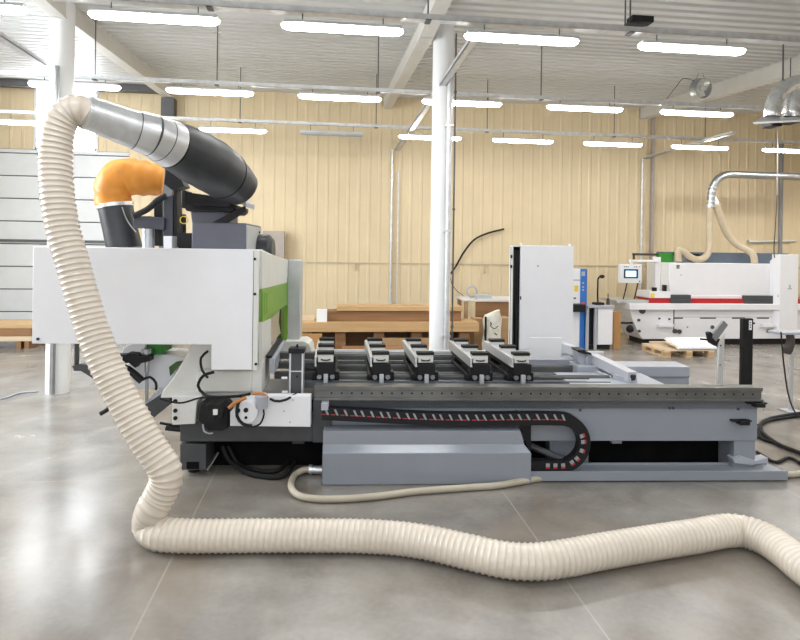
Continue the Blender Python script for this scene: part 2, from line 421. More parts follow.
# cable trays running to the wall with drops
def cross_tray(x, y0, label, y1=YW-.05):
    t = Thing('cable_tray', label, 'cable tray', (x, (y0+y1)/2, 4.38), group='cable trays running to the back wall')
    t.part('tray', MB().box(x-.05, x+.05, y0, y1, 4.375, 4.385).box(x-.05, x-.043, y0, y1, 4.375, 4.43).box(x+.043, x+.05, y0, y1, 4.375, 4.43), 'galv')
    return t
TX = W(392, 150, Y=YW).x
t = cross_tray(TX+.12, 6.4, 'galvanised cable tray running from central column to back wall')
TX2 = W(644, 158, Y=YW).x
cross_tray(TX2, 10.9, 'galvanised cable tray running to back wall above white bander')
t = cross_tray(C1X-.16, 5.6, 'short galvanised cable tray meeting the left white column', YC-.2)
def conduit(name, x, y, z0, z1, r, label, m='galv'):
    mb = MB().cyl((x, y, z0), (x, y, z1), r, n=12)
    for k in range(3):
        z = z0+(z1-z0)*(k+.5)/3; mb.box(x-r*1.6, x+r*1.6, y-r*.9, y+r*1.4, z-.015, z+.015)
    return single(name, mb, m, label, 'conduit', 'conduits on walls and columns')
conduit('conduit', W(391, 250, Y=YW-.05).x, YW-.05, .02, 4.4, .028, 'thick galvanised conduit down the back wall left of central column')
conduit('conduit', W(397.5, 250, Y=YW-.05).x, YW-.05, .02, 3.9, .014, 'thin conduit close beside the thick wall conduit')
conduit('conduit', W(642, 200, Y=YW-.05).x, YW-.05, .02, 4.38, .028, 'galvanised conduit down back wall left of the white bander')
conduit('conduit', W(447.5, 250, Y=YC-.2).x, YC-.2, .02, 4.55, .036, 'galvanised conduit strapped to right side of the central column')
conduit('conduit', W(453.5, 250, Y=YC).x, YC+.02, .02, 5.2, .012, 'thin dark conduit along right edge of central column', 'darksteel')
conduit('conduit', W(53.5, 300, Y=YC-.2).x, YC-.2, .02, 4.38, .035, 'grey steel conduit up the front of the left white column', 'steel')
px = W(781, 180, Y=YW-.3)
struct('wall_column', MB().cyl((px.x, YW-.3, 0), (px.x, YW-.3, 4.9), .05, n=16), 'midgrey')
# round fan
c = W(700.5, 88.5, Y=10.6)
t = Thing('duct_fan', 'round open duct fan hanging beneath the ceiling on wires', 'fan', (c.x, c.y, c.z-.2))
ax = V((.22, -.95, -.22)).normalized()
t.part('casing', MB().pipe(c-ax*.08, c+ax*.08, .19, .178, 28), 'steel')
mb = MB().cyl(c-ax*.04, c+ax*.06, .05, n=14)
n1 = ax.orthogonal().normalized(); n2 = ax.cross(n1)
for k in range(5):
    a = 2*math.pi*k/5; d = n1*math.cos(a)+n2*math.sin(a); e = ax.cross(d)
    mb.prism([c+d*.04-e*.02-ax*.02, c+d*.16-e*.055-ax*.03, c+d*.16+e*.055+ax*.03, c+d*.04+e*.02+ax*.02], ax*.006)
t.part('impeller', mb, 'offwhite')
mb = MB()
for sx in (-.1, .1): mb.cyl(c+V((sx, 0, .15)), (c.x+sx*.4, c.y, ceil_z(c.y)), .004, n=6)
t.part('hanging_wire', mb, 'darksteel')
t.part('power_cord', MB().tube([c+V((-.12, 0, .14)), c+V((-.35, 0, .17)), c+V((-.5, 0, 0)), c+V((-.62, .1, -.2))], .006, 6), 'rubber')
# small black box on the front rail
c = W(639, 20.5, Y=ROWS[0]-.02)
t = Thing('junction_box', 'small black box hung on rods beside the front cable rail', 'box', (c.x, c.y, c.z-.04))
t.part('case', MB().box(c.x-.11, c.x+.14, c.y-.07, c.y+.07, c.z-.035, c.z+.035), 'black', bevel=.008)
t.part('bracket', MB().box(c.x-.16, c.x+.05, c.y-.03, c.y+.03, 4.50, 4.53).bar((c.x-.14, c.y, 4.52), (c.x-.05, c.y, c.z), .03, .03), 'darksteel')
for px in (624.5, 629.5):
    q = W(px, 10, Y=ROWS[0]); t.part('hanger_rod', MB().cyl((q.x, c.y, 4.50), (q.x, c.y, ceil_z(c.y)+.02), .009, n=8), 'darksteel')
# shiny hood and aluminium ducts at the right edge
Yh = 8.6
def ribbed_tube(path, r, pitch, amp, n=24, step=None):
    pts = smooth_path(path, step or pitch/6); s = [0]
    for a, b in zip(pts, pts[1:]): s.append(s[-1]+(b-a).length)
    return MB().rings(pts, None, n, True, lambda i, a: r+amp*max(-.5, math.cos(2*math.pi*(s[i]/pitch)+a)))
t = Thing('extraction_hood', 'shiny aluminium ducts arching into a flat suspended hood plate', 'extraction hood', W(785, 122, Y=Yh))
t.part('duct', ribbed_tube([W(772, 117, Y=Yh), W(773, 107, Y=Yh), W(777, 96, Y=Yh), W(785, 88, Y=Yh), W(797, 83, Y=Yh), W(830, 80, Y=Yh)], .12, .16, .005), 'foil')
t.part('duct', ribbed_tube([W(793, 117, Y=Yh+.1), W(792, 105, Y=Yh+.1), W(797, 95, Y=Yh+.1), W(812, 90, Y=Yh+.1), W(830, 90, Y=Yh+.1)], .15, .16, .005), 'foil')
a, b = W(753, 123, Y=Yh-.1), W(806, 118, Y=Yh-.1)
t.part('hood_plate', MB().prism([W(753, 124, Y=Yh-.35), W(765, 117.5, Y=Yh+.1), W(815, 115, Y=Yh+.1), W(815, 121, Y=Yh-.35)], (0, 0, .03)), 'silver')
t.part('motor', MB().box(W(768, 122, Y=Yh).x, W(778, 122, Y=Yh).x, Yh-.1, Yh+.15, W(773, 127, Y=Yh).z, W(773, 119, Y=Yh).z).box(W(781, 122, Y=Yh).x, W(797, 122, Y=Yh).x, Yh-.1, Yh+.15, W(785, 123, Y=Yh).z, W(785, 117, Y=Yh).z), 'black', bevel=.01)
q = W(783, 70, Y=Yh); t.part('hanger_rod', MB().cyl((q.x, Yh, W(783, 88, Y=Yh).z), (q.x, Yh, ceil_z(Yh)+.01), .012, n=8), 'darksteel')

# ================================================================ CNC MACHINING CENTRE
mc = Thing('machining_centre', 'long grey and white woodworking machining centre with green striped gantry, in middle of hall', 'machine', MF.translation.copy(), MROT)
P = lambda name, mb, m, parent=None, bevel=0, label=None, ang=35: mc.part(name, mb, m, parent, MF, bevel, label, ang)
xL, xR = M(320, 420, y=.15).x, M(758, 420, y=.15).x
xTL = M(180, 440, y=.15).x
ZR0, ZR1 = .68, .80
# bed body
mb = MB(); mb.box(xL, xR, .16, .20, .31, .685)
bed = P('bed_side', mb, 'bluegrey', bevel=.004)
xq = M(640, 385, y=.9).x
mb = MB().box(xL-.02, xR, .16, .42, .60, .72).box(xL-.02, xq, .42, 2.0, .60, .72); P('bed_plate', mb, 'bedtop')
P('under_shade', MB().box(xTL+.1, xR-.1, .44, .46, .0, .6), 'pit', label='added black sheet for the shade below the bed')  # added black sheet stands in for the shade under the bed
# front top rail with bolt holes and lips
mb = MB().box(xL-.05, xR+.01, .12, .26, ZR0+.02, ZR1).box(xL-.05, xR+.02, .105, .26, ZR0, ZR0+.022).box(xL-.05, xR+.015, .108, .2, ZR1-.03, ZR1+.004)
rail = P('front_rail', mb, 'railsteel', bevel=.003)
k = 0; x = xL+.1; hole0 = None
while x < xR-.05:
    if hole0 is None: hole0 = P('bolt', MB().cyl((x, .1195, .742), (x, .13, .742), .0085, n=8), 'pit', rail); xb0 = x  # shade of the rail holes put in as flat black discs
    else:
        c = hole0.copy(); COL.objects.link(c); c.location.x = x-xb0
    x += .088; k += 1
for (x0_, z) in ((xR-.06, .66), (xR-.2, .50)):
    P('end_bracket', MB().box(x0_, x0_+.09, .09, .2, z-.03, z+.01).box(x0_-.06, x0_+.12, .11, .17, z-.005, z+.01), 'black', rail, bevel=.004)
# longitudinal guides across the bed top
for yy, w, h, m in ((.42, .13, .05, 'bedtop'), (.62, .05, .07, 'railsteel'), (.82, .16, .04, 'bedtop'), (1.12, .05, .07, 'railsteel'), (1.42, .14, .05, 'bedtop'), (1.66, .05, .08, 'railsteel'), (1.9, .12, .09, 'alu')):
    P('guide_rail', MB().box(xL-.3, M(575, 380, y=yy).x+.35, yy, yy+w, .72, .72+h).box(xL-.3, M(575, 380, y=yy).x+.35, yy+.01, yy+.03, .72, .72+h+.012), m, bevel=.004)
mb = MB()
for px, py in ((516, 411), (580, 410), (669.5, 408), (673, 408), (738, 409)):
    q = M(px, py, y=.16); mb.cyl((q.x, .15, q.z), (q.x, .17, q.z), .012, n=8)
P('bolt', mb, 'darkgrey', bed)
# base frame: right leg, left low beam and leg, plinths
P('leg', MB().box(M(734, 450, y=.17).x, xR-.01, .17, .42, .0, .62), 'bluegrey', bevel=.004)
P('middle_leg', MB().box(M(565, 450, y=.17).x-.1, M(594, 450, y=.17).x, .3, .5, .0, .62), 'bluegrey', bevel=.004)
P('rear_leg', MB().box(xq-.4, xq-.02, 1.5, 1.9, .0, .6), 'bluegrey', bevel=.004)
mb = MB().box(xTL, xL+.05, .15, 1.8, .31, .50).box(xL-.06, xL+.10, .12, .6, .31, .70)
lb = P('base_beam', mb, 'darkgrey', bevel=.004)
mb = MB(); mfront(mb, [(180, 444), (206, 444), (206, 470), (180, 470)], .15, .5)
lg = P('leg', mb, 'darkgrey', bevel=.004)
mb = MB(); mfront(mb, rect(186.5, 462, 199, 469), .145, .16); P('slot', mb, 'pit', lg)
q = M(194, 476, y=.3)
P('levelling_foot', MB().cyl((q.x, .3, .005), (q.x, .3, .025), .055, n=16).cyl((q.x, .3, .025), (q.x, .3, .12), .028, .02, n=12), 'black', lg)
P('levelling_foot', MB().cyl((q.x, 1.6, .005), (q.x, 1.6, .025), .055, n=16).cyl((q.x, 1.6, .025), (q.x, 1.6, .35), .028, .02, n=12), 'black', lb)
P('brace', MB().bar(M(207, 470, y=.3), M(218, 452, y=.35), .03, .012), 'steel', lg)
P('floor_bracket', MB().box(M(292, 446, y=.36).x, M(304, 446, y=.36).x, .36, .42, .22, .34), 'darkgrey', lb, bevel=.004)
P('floor_bracket', MB().box(M(612, 446, y=.36).x, M(622, 446, y=.36).x, .36, .42, .22, .31), 'plategrey', bed, bevel=.004)
# hydraulic hoses under the left end
P('under_cable', MB().tube([M(222, 446, y=.36), M(229, 460, y=.34), M(246, 472, z=.03), M(262, 476, z=.026), M(276, 477, z=.026), M(286, 474, z=.03), M(294, 462, y=.36)], .022, 8).tube([M(228, 446, y=.38), M(238, 463, y=.36), M(256, 470, z=.03), M(276, 471, z=.026), M(288, 462, y=.38)], .018, 8), 'rubber', lb)
# lower tray: high cover on the left, low trough on the right
mb = MB()
top = [(323, 431), (521, 427), (530, 452), (530, 484), (323, 484)]
fr = mpoly(top, 0.0)
zA, zB, zC = M(400, 430, y=.05).z, M(400, 443, y=.05).z, M(400, 453, y=-.04).z
xa, xb, xc = fr[0].x, fr[1].x, fr[2].x
fb_ = zB-zC
yF_ = -.045; yB_ = yF_+.923*(zB-zC)
prof = [(.15, zA+.015), (yB_+.005, zA), (yB_, zB), (yF_, zC), (yF_, .004), (yF_+.02, .004), (yF_+.02, zC-.01), (yB_+.02, zB-.01), (yB_+.025, zA-.02), (.15, zA-.005)]
xr_ = [xb, xb, xb+.035, xc, xc, xc, xc, xb+.035, xb, xb]
n_ = len(prof)
mb.add([(xa, y, z) for y, z in prof] + [(x, y, z) for x, (y, z) in zip(xr_, prof)], [(k, (k+1) % n_, n_+(k+1) % n_, n_+k) for k in range(n_)] + [tuple(range(n_)), tuple(range(2*n_-1, n_-1, -1))])
mb.prism([V((xa, y, z)) for y, z in ((yB_, zA), (yB_, zB), (yF_, zC), (yF_, .004), (.4, .004), (.4, zA))], (.01, 0, 0))
tray = P('tray_cover', mb, 'trayblue', bevel=.004)
zt = M(650, 471.5, y=0).z
mb = MB().box(fr[2].x-.02, M(788, 477, y=0).x, 0, .02, .012, zt).box(fr[2].x-.4, M(788, 477, y=0).x, .02, .24, .062, .07)
mb.box(M(575, 466, y=.16).x-.9, M(772, 466, y=.16).x, .23, .25, .02, M(690, 463, y=.23).z)
P('chain_trough', mb, 'bluegrey', bevel=.003)
P('trough_foot', MB().box(M(375, 486, y=0).x-.05, M(375, 486, y=0).x+.05, -.04, .2, 0, .004).box(M(690, 486, y=0).x-.2, M(690, 486, y=0).x+.2, .03, .2, 0, .02), 'darkgrey', tray)
P('hose_spigot', MB().cyl(M(324, 470, y=.2), M(309, 469.5, y=.2), .034, n=20).cyl(M(312, 469.5, y=.2), M(309, 469.5, y=.2), .042, n=20), 'silver', tray)
P('loose_plate', MB().prism([M(733, 459, y=.14), M(741, 456, y=.14), M(756, 461, y=.14), M(768, 458, y=.14), M(768, 462, y=.14), M(752, 465, y=.14), M(735, 463, y=.14)], (0, .1, 0)), 'plategrey', tray)
# energy chain: long run, bend, return run
YCH = .03; WCH = .09
up = [(322, 414), (370, 416.5), (420, 419), (470, 420), (520, 419.5), (552, 419.5)]
cpts = [M(a, b, y=YCH) for a, b in up]
c0 = M(559, 443.5, y=YCH); R_ = cpts[-1].z-c0.z
for k in range(1, 12):
    a = math.pi/2 - math.pi*k/11.5
    cpts.append(V((c0.x+.01+R_*math.cos(a)*1.05, YCH, c0.z+R_*math.sin(a))))
cpts += [M(545, 467.3, y=YCH), M(520, 468, y=YCH)]
cp = smooth_path(cpts, .02)
tt = [(cp[min(i+1, len(cp)-1)]-cp[max(0, i-1)]).normalized() for i in range(len(cp))]
nn = [V((t_.z, 0, -t_.x)) for t_ in tt]                            # points to the inside of the bend
hw = .052
mb = MB(); vs = []; n = len(cp)
for p_, q_ in zip(cp, nn):
    vs += [p_-q_*hw, p_+q_*hw, p_+q_*hw+V((0, WCH, 0)), p_-q_*hw+V((0, WCH, 0))]
fs = [(4*i+k, 4*i+(k+1) % 4, 4*i+4+(k+1) % 4, 4*i+4+k) for i in range(n-1) for k in range(4)] + [(0, 1, 2, 3), tuple(4*n-4+k for k in range(4))]
mb.add(vs, fs)
chain = P('energy_chain', mb, 'black', ang=60)
s = 0; nxt = .04; mg, mr = MB(), MB()
for i in range(1, n):
    s += (cp[i]-cp[i-1]).length
    if s >= nxt:
        nxt += .076; p_, q_, t_ = cp[i], nn[i], tt[i]; bend = t_.x < .97 and p_.x > cpts[4].x
        if bend and (t_.z > -.9 and t_.x > -.1) or p_.x < cpts[-2].x - .02 and bend: continue
        if bend:
            mg.prism([p_+q_*.005-t_*.018-V((0, .004, 0)), p_+q_*.005+t_*.016-V((0, .004, 0)), p_+q_*.034+t_*.016-V((0, .004, 0)), p_+q_*.034-t_*.018-V((0, .004, 0))], (0, .01, 0))
            mr.prism([p_-q_*.012-t_*.018-V((0, .004, 0)), p_-q_*.012+t_*.016-V((0, .004, 0)), p_+q_*.004+t_*.016-V((0, .004, 0)), p_+q_*.004-t_*.018-V((0, .004, 0))], (0, .01, 0))
        else:
            mg.prism([p_-q_*.046-t_*.024-V((0, .004, 0)), p_-q_*.046-t_*.006-V((0, .004, 0)), p_+q_*.004+t_*.020-V((0, .004, 0)), p_+q_*.004+t_*.002-V((0, .004, 0))], (0, .01, 0))
            mr.prism([p_-q_*.003-t_*.046-V((0, .004, 0)), p_-q_*.003-t_*.008-V((0, .004, 0)), p_+q_*.005-t_*.008-V((0, .004, 0)), p_+q_*.005-t_*.046-V((0, .004, 0))], (0, .01, 0))
P('link_rib', mg, 'chaingrey', chain); P('link_marking', mr, 'chainred', chain)
P('chain_clamp', MB().box(M(321, 410, y=0).x, M(328, 410, y=0).x, .015, .12, M(324, 411, y=0).z, M(324, 404, y=0).z), 'plategrey', chain, bevel=.003)
P('supply_cable', MB().tube([M(531, 446, y=.2), M(545, 452, y=.15), M(565, 461, y=.12), M(575, 467, y=.1)], .03, 10), 'darkgrey', chain)
P('cover_stay', MB().prism([M(519, 424, y=.125), M(531, 424, y=.125), M(531, 452, y=.125), M(529, 452, y=.125)], (0, .01, 0)), 'black', tray)
# ---- gantry cover
x257 = M(257, 300, y=0).x
front = [(33, 246.3), (256.5, 249.5), (256.5, 371), (211, 370), (211, 345.5), (33, 343)]
f0 = mpoly(front, 0.0); x0_ = f0[0].x
zt_, zb1, zb2 = f0[1].z, f0[3].z, f0[4].z
def pan(mb, poly, y0, y1): return mb.prism([V((a, y0, b)) for a, b in poly], (0, y1-y0, 0))
xm = f0[3].x; zbm = (f0[4].z+f0[5].z)/2
mb = MB(); pan(mb, [(x0_, zt_), (x257-.03, zt_), (x257-.03, zb1), (xm, zb1), (xm, zbm), (x0_, zbm)], 0, .42)
ga = P('gantry_cover', mb, 'white', bevel=.006)
zback = M(287, 260.5, x=x257).z; yb = M(287, 260.5, x=x257).y
mb = MB().add([(x0_, .42, 1.42), (x257-.03, .42, 1.42), (x257-.03, yb, 1.42), (x0_, yb, 1.42), (x0_, .42, zt_-.005), (x257-.03, .42, zt_-.005), (x257-.03, yb, zback), (x0_, yb, zback)],
             [(0, 1, 2, 3), (4, 7, 6, 5), (0, 4, 5, 1), (1, 5, 6, 2), (2, 6, 7, 3), (3, 7, 4, 0)])
P('roof_cover', mb, 'white', ga, bevel=.004)
P('corner_trim', MB().box(x257-.03, x257+.012, -.004, .03, zb1, zt_-.005), 'offwhite', ga, bevel=.004)
P('edge_seam', MB().box(x257-.034, x257-.030, -.003, .02, zb1+.01, zt_-.01), 'darkgrey', ga)
mb = MB()
for px, py in ((253.5, 259), (253.5, 294), (254.5, 364), (36.5, 339)):
    q = M(px, py, y=-.004); mb.cyl((q.x+.012, -.012, q.z), (q.x+.012, .01, q.z), .012, n=10)
P('screw', mb, 'black', ga)
P('side_mark', MB().box(x0_-.006, x0_, .02, .12, 1.30, 1.66), 'green', ga)
mb = MB(); mside(mb, [(258.6, 251), (287, 260.5), (286.3, 282), (258.6, 289)], x257-.02, .03); P('side_panel', mb, 'offwhite', ga, bevel=.003)
mb = MB(); mside(mb, [(258.6, 289), (286.3, 282), (286, 304), (280, 307), (276, 310), (269, 317.5), (258.6, 322)], x257-.02, .034); gb = P('green_band', mb, 'green', ga, bevel=.003, label='green stripe panel with vent slots')
mb = MB()
for px in (260.2, 262.6, 264.8, 267):
    q0, q1 = M(px, 293, x=x257+.014), M(px, 317-(px-260)*.5, x=x257+.014); mb.box(x257+.008, x257+.017, q0.y-.012, q0.y+.014, q1.z, q0.z)
P('vent_slots', mb, 'green', gb)
mb = MB(); mside(mb, [(258.6, 322), (268, 318), (268, 347), (258.6, 370)], x257-.02, .03); P('lower_side_panel', mb, 'offwhite', ga, bevel=.003)
mb = MB(); mside(mb, [(267.5, 318), (277, 309.5), (276, 322), (278, 333), (271, 341), (267.5, 343)], x257-.08, .03); P('inner_guard', mb, 'tanhose', ga)
mb = MB(); mside(mb, [(276.5, 309), (287, 303), (287, 352), (281, 352), (277, 340)], x257-.14, .05); P('inner_wall', mb, 'darkgreen', ga)
# rear column of the gantry
gx0, gx1 = M(287.5, 300, y=yb).x, M(300, 300, y=yb).x
zc0, zc1 = M(294, 346, y=yb).z, M(294, 260, y=yb).z
gc = P('rear_column', MB().box(gx0, gx1, yb, yb+.25, zc0, zc1), 'galvpaint', bevel=.006)
P('green_edge', MB().box(gx0-.035, gx0, yb-.02, yb+.2, zc0-.05, M(286, 303, y=yb).z+.3), 'green', gc)
mb = MB(); mfront(mb, [(285, 341), (304, 341), (309, 344), (311, 349), (312, 360), (285, 360)], yb-.12, yb+.25); P('rear_foot', mb, 'castwhite', gc, bevel=.008)
# saddle under the cover
mb = MB(); mfront(mb, [(192, 340), (257, 340), (257, 398), (160, 398), (163, 390), (172, 380), (180, 366), (188, 352)], .32, 1.0); sd = P('saddle', mb, 'castwhite', bevel=.01)
mb = MB(); mfront(mb, rect(196, 371, 252, 393), .18, .4); P('saddle_pocket', mb, 'offwhite', sd, bevel=.02)
mb = MB(); mfront(mb, [(252, 371), (262, 362), (262, 392), (252, 396)], .2, .5); P('saddle_wing', mb, 'castwhite', sd, bevel=.006)
mb = MB(); mfront(mb, [(172, 396), (202, 396), (197, 402), (195, 424), (172, 425)], .06, .4).box(M(195, 400, y=.3).x, M(258, 400, y=.3).x, .22, .4, M(250, 428, y=.1).z, M(250, 395, y=.1).z); P('left_block', mb, 'castwhite', sd, bevel=.006)
mb = MB()
for px, py in ((175.5, 401), (175.5, 410.5), (175.5, 418)): q = M(px, py, y=.06); mb.cyl((q.x, .05, q.z), (q.x, .08, q.z), .018, n=12)
P('bolt_heads', mb, 'black', sd)
mb = MB(); mfront(mb, [(262, 396), (310.5, 396), (310.5, 427), (230, 426), (230, 412), (244, 398)], .02, .12); cv = P('rail_cover', mb, 'white', bevel=.004)
mb = MB()
for px, py in ((284, 411), (293, 400), (290, 422)): q = M(px, py, y=.02); mb.cyl((q.x, .012, q.z), (q.x, .03, q.z), .007, n=8)
P('cover_screws', mb, 'steel', cv)
q = M(247, 412, y=0); P('round_plate', MB().cyl((q.x, -.02, q.z), (q.x, .06, q.z), .095, n=28), 'white', cv, bevel=.004)
mb = MB()
for px, py, r in ((246, 410, .02), (246, 417.5, .012), (238, 410.5, .02)): q = M(px, py, y=-.02); mb.cyl((q.x, -.03, q.z), (q.x, 0, q.z), r, n=12)
P('plate_plugs', mb, 'black', cv)
q = M(262, 401, y=0); P('cup', MB().cyl((q.x, -.03, q.z+.06), (q.x, -.01, q.z-.05), .055, .05, n=20), 'plategrey', cv)
# drive motor and its cables
mb = MB(); mfront(mb, [(200, 403), (224, 403), (228, 407), (228, 428), (222, 431), (208, 431), (202, 426), (197, 420)], .03, .3); mo = P('drive_motor', mb, 'black', bevel=.012)
q = M(214, 412, y=0); P('motor_body', MB().cyl((q.x, -.07, q.z), (q.x, .06, q.z), .085, n=24).cyl((q.x-.02, -.09, q.z), (q.x-.02, -.06, q.z), .05, n=20), 'rubber', mo)
mb = MB(); mfront(mb, rect(213, 410, 217, 415), -.095, -.07); P('motor_label', mb, 'paper', mo)
P('bent_pin', MB().tube([M(203, 424, y=-.02), M(204, 431, y=-.03), M(209, 433.5, y=-.03), M(213, 433, y=-.02)], .008, 8), 'steel', mo)
cab = MB()
for pts, r in (([(208, 351), (201, 358), (202, 370), (208, 378)], .011), ([(214, 372), (203, 376), (198, 386), (204, 394), (213, 397), (240, 396), (250, 394)], .013),
               ([(160, 399), (180, 403), (200, 398), (220, 397)], .008), ([(244, 396), (238, 404), (237, 416), (243, 424), (252, 426)], .014), ([(262, 404), (264, 414), (260, 424), (252, 427)], .008),
               ([(266, 396), (275, 401), (285, 400), (296, 394)], .011)):
    cab.tube([M(a, b, y=-.03 if b > 396 else .1) for a, b in pts], r, 8)
P('cable_loops', cab, 'rubber', sd)
P('orange_cable', MB().tube([M(229, 408, y=-.04), M(236, 402, y=-.05), M(246, 398, y=-.05)], .016, 8).tube([M(252, 394, y=-.03), M(262, 393, y=-.04), M(268, 398, y=-.04)], .012, 8), 'cable_orange', sd)
# tool station under the left of the cover
Yt = .7
mb = MB(); mfront(mb, [(128, 356), (150, 354), (172, 355), (186, 357), (183, 363), (176, 369), (174, 384), (168, 389), (128, 390)], Yt, Yt+.4); ts = P('tool_station', mb, 'white', bevel=.012)
mb = MB(); mfront(mb, [(124, 347), (133, 343), (146, 343), (143, 354), (120, 356)], Yt-.1, Yt+.2); P('white_guard', mb, 'white', ts, bevel=.006)
mb = MB(); mfront(mb, [(145, 342), (162, 342), (163, 353), (150, 356)], Yt-.06, Yt+.2); P('green_guard', mb, 'vividgreen', ts, bevel=.006)
mb = MB(); mfront(mb, [(169, 367), (176, 362), (183, 361), (175, 370), (170, 376)], Yt-.03, Yt); P('green_lip', mb, 'darkgreen', ts)
mb = MB(); mfront(mb, [(112, 355), (126, 355), (128, 353), (136, 354), (138, 357), (150, 356), (150, 361), (138, 364), (135, 368), (129, 363), (113, 363)], Yt-.2, Yt-.1)
mb.tube([M(112, 371, y=Yt-.2), M(124, 368, y=Yt-.2), M(134, 374, y=Yt-.2), M(142, 381, y=Yt-.2)], .035, 10)
mb.tube([M(112, 378, y=Yt-.15), M(124, 385, y=Yt-.15), M(132, 394, y=Yt-.15)], .04, 10)
P('gripper_arm', mb, 'rubber', ts)
q = M(147, 352, y=Yt-.12); q2 = M(147, 372, y=Yt-.12)
P('pillar', MB().cyl(q2, q, .022, n=14).cyl(q+V((0, 0, -.01)), q+V((0, 0, .03)), .05, n=14).cyl(q2-V((0, 0, .35)), q2, .016, n=12), 'steel', ts)
P('loop_cable', MB().tube([M(142, 380, y=Yt-.2), M(150, 377, y=Yt-.2), M(156, 383, y=Yt-.2), M(156, 390, y=Yt-.2)], .012, 8), 'rubber', ts)
P('cross_beam', MB().prism([M(143, 406, y=.45), M(166, 391, y=.45), M(170, 394, y=.45), M(170, 404, y=.45), M(146, 424, y=.45)], (0, .2, 0)), 'darkgrey', ts, bevel=.006)
mb = MB(); mfront(mb, [(143, 405), (155, 393), (166, 391), (146, 404)], .44, .6); P('beam_cap', mb, 'plategrey', ts)
mb = MB(); mfront(mb, [(72, 366), (80, 364), (90, 366), (98, 380), (92, 378), (81, 371), (74, 371)], .7, .76).box(M(76, 345, y=.73).x, M(78, 345, y=.73).x, .7, .76, M(77, 366, y=.7).z, 1.25)
P('hook_arm', mb, 'darkgrey', ts)
P('rear_brace', MB().tube([M(100, 414, y=.3), M(118, 404, y=.35), M(140, 396, y=.45)], .02, 8), 'black', ts)
P('service_pipe', MB().tube([M(166, 428, y=.3), M(174, 429, y=.3), M(186, 430, y=.3)], .022, 8).tube([M(160, 423, y=.35), M(172, 425, y=.35), M(186, 427, y=.35)], .012, 8), 'rubber', lb)
# ---- head machinery above the cover
mb = MB(); a, b = M(191.5, 247, y=.55), M(246, 223, y=.55); c = M(259.5, 240, x=b.x)
hb = P('head_box', MB().box(a.x, b.x, .55, 1.3, 1.85, b.z), 'headgrey', bevel=.008)
q = M(256, 227, x=b.x); P('box_side', MB().box(b.x, b.x+.01, .57, 1.28, 1.9, b.z-.02), 'galvpaint', hb)
P('box_screw', MB().cyl((b.x+.008, 1.15, b.z-.07), (b.x+.02, 1.15, b.z-.07), .012, n=8), 'black', hb)
q = M(264, 246, y=1.15); P('round_outlet', MB().cyl((q.x-.1, 1.15, q.z-.05), (q.x+.06, 1.15, q.z-.05), .17, n=28).cyl((q.x+.06, 1.15, q.z-.05), (q.x+.10, 1.15, q.z-.05), .17, .12, n=28), 'plastic_dark', hb)
mb = MB(); mfront(mb, [(190, 207), (226, 207), (226, 224), (192, 224)], .6, 1.1); P('neck', mb, 'headgrey', hb, bevel=.006)
mb = MB(); mfront(mb, [(183, 203), (234, 204), (234, 209), (230, 212), (186, 211)], .5, 1.15).box(M(181, 200, y=.5).x, M(186, 200, y=.5).x, .5, .7, M(183, 208, y=.5).z, M(183, 190, y=.5).z); P('plenum', mb, 'black', hb, bevel=.01)
mb = MB(); mfront(mb, [(212, 222.5), (244, 206), (246, 211), (226, 222.5)], .55, .62); P('plenum_stay', mb, 'black', hb)
mb = MB(); mfront(mb, [(231, 190), (246, 202), (246, 207), (231, 197)], .5, .9); P('plenum_flap', mb, 'plategrey', hb)
# masts and clutter
mb = MB(); mfront(mb, [(163, 197), (173, 195), (173, 242), (163, 242)], .8, .95); ms = P('mast', mb, 'mastgrey', bevel=.006)
mb = MB(); mfront(mb, [(154, 200), (162, 198), (162, 246), (154, 246)], .95, 1.1); mfront(mb, rect(174, 190, 177, 247), .8, .95); mfront(mb, [(166, 170), (178, 172), (184, 186), (172, 190), (164, 184)], .7, .9)
P('mast_rear', mb, 'black', ms)
mb = MB(); mfront(mb, [(133, 216), (150, 216), (164, 218), (164, 230), (150, 229), (133, 228)], .75, .9); P('mast_arm', mb, 'mastgrey', ms, bevel=.004)
P('mast_hose', MB().tube([M(166, 196, y=.7), M(158, 200, y=.7), M(148, 209, y=.7), M(134, 216, y=.7)], .03, 10), 'rubber', ms)
mb = MB(); mfront(mb, rect(163.5, 236, 172, 250), .6, .75); P('white_block', mb, 'white', ms, bevel=.004)
q = M(148.5, 248, y=.7); q2 = M(148.5, 229, y=.7); P('spindle', MB().cyl(q, q2, .055, n=20), 'steel', ms)
mb = MB(); mfront(mb, rect(178, 233, 191, 250), .7, .85); mfront(mb, rect(180, 214, 183, 234), .7, .8); P('valve_block', mb, 'black', ms, bevel=.005)
P('gauge', MB().pipe(M(184, 220, y=.68), M(184, 220, y=.64), .04, .03, 18), 'yellow', ms)
mb = MB().tube([M(122, 207, y=.5), M(126, 218, y=.5), M(131, 226, y=.5), M(136, 232, y=.5)], .006, 6); P('thin_cable', mb, 'steel', ms)
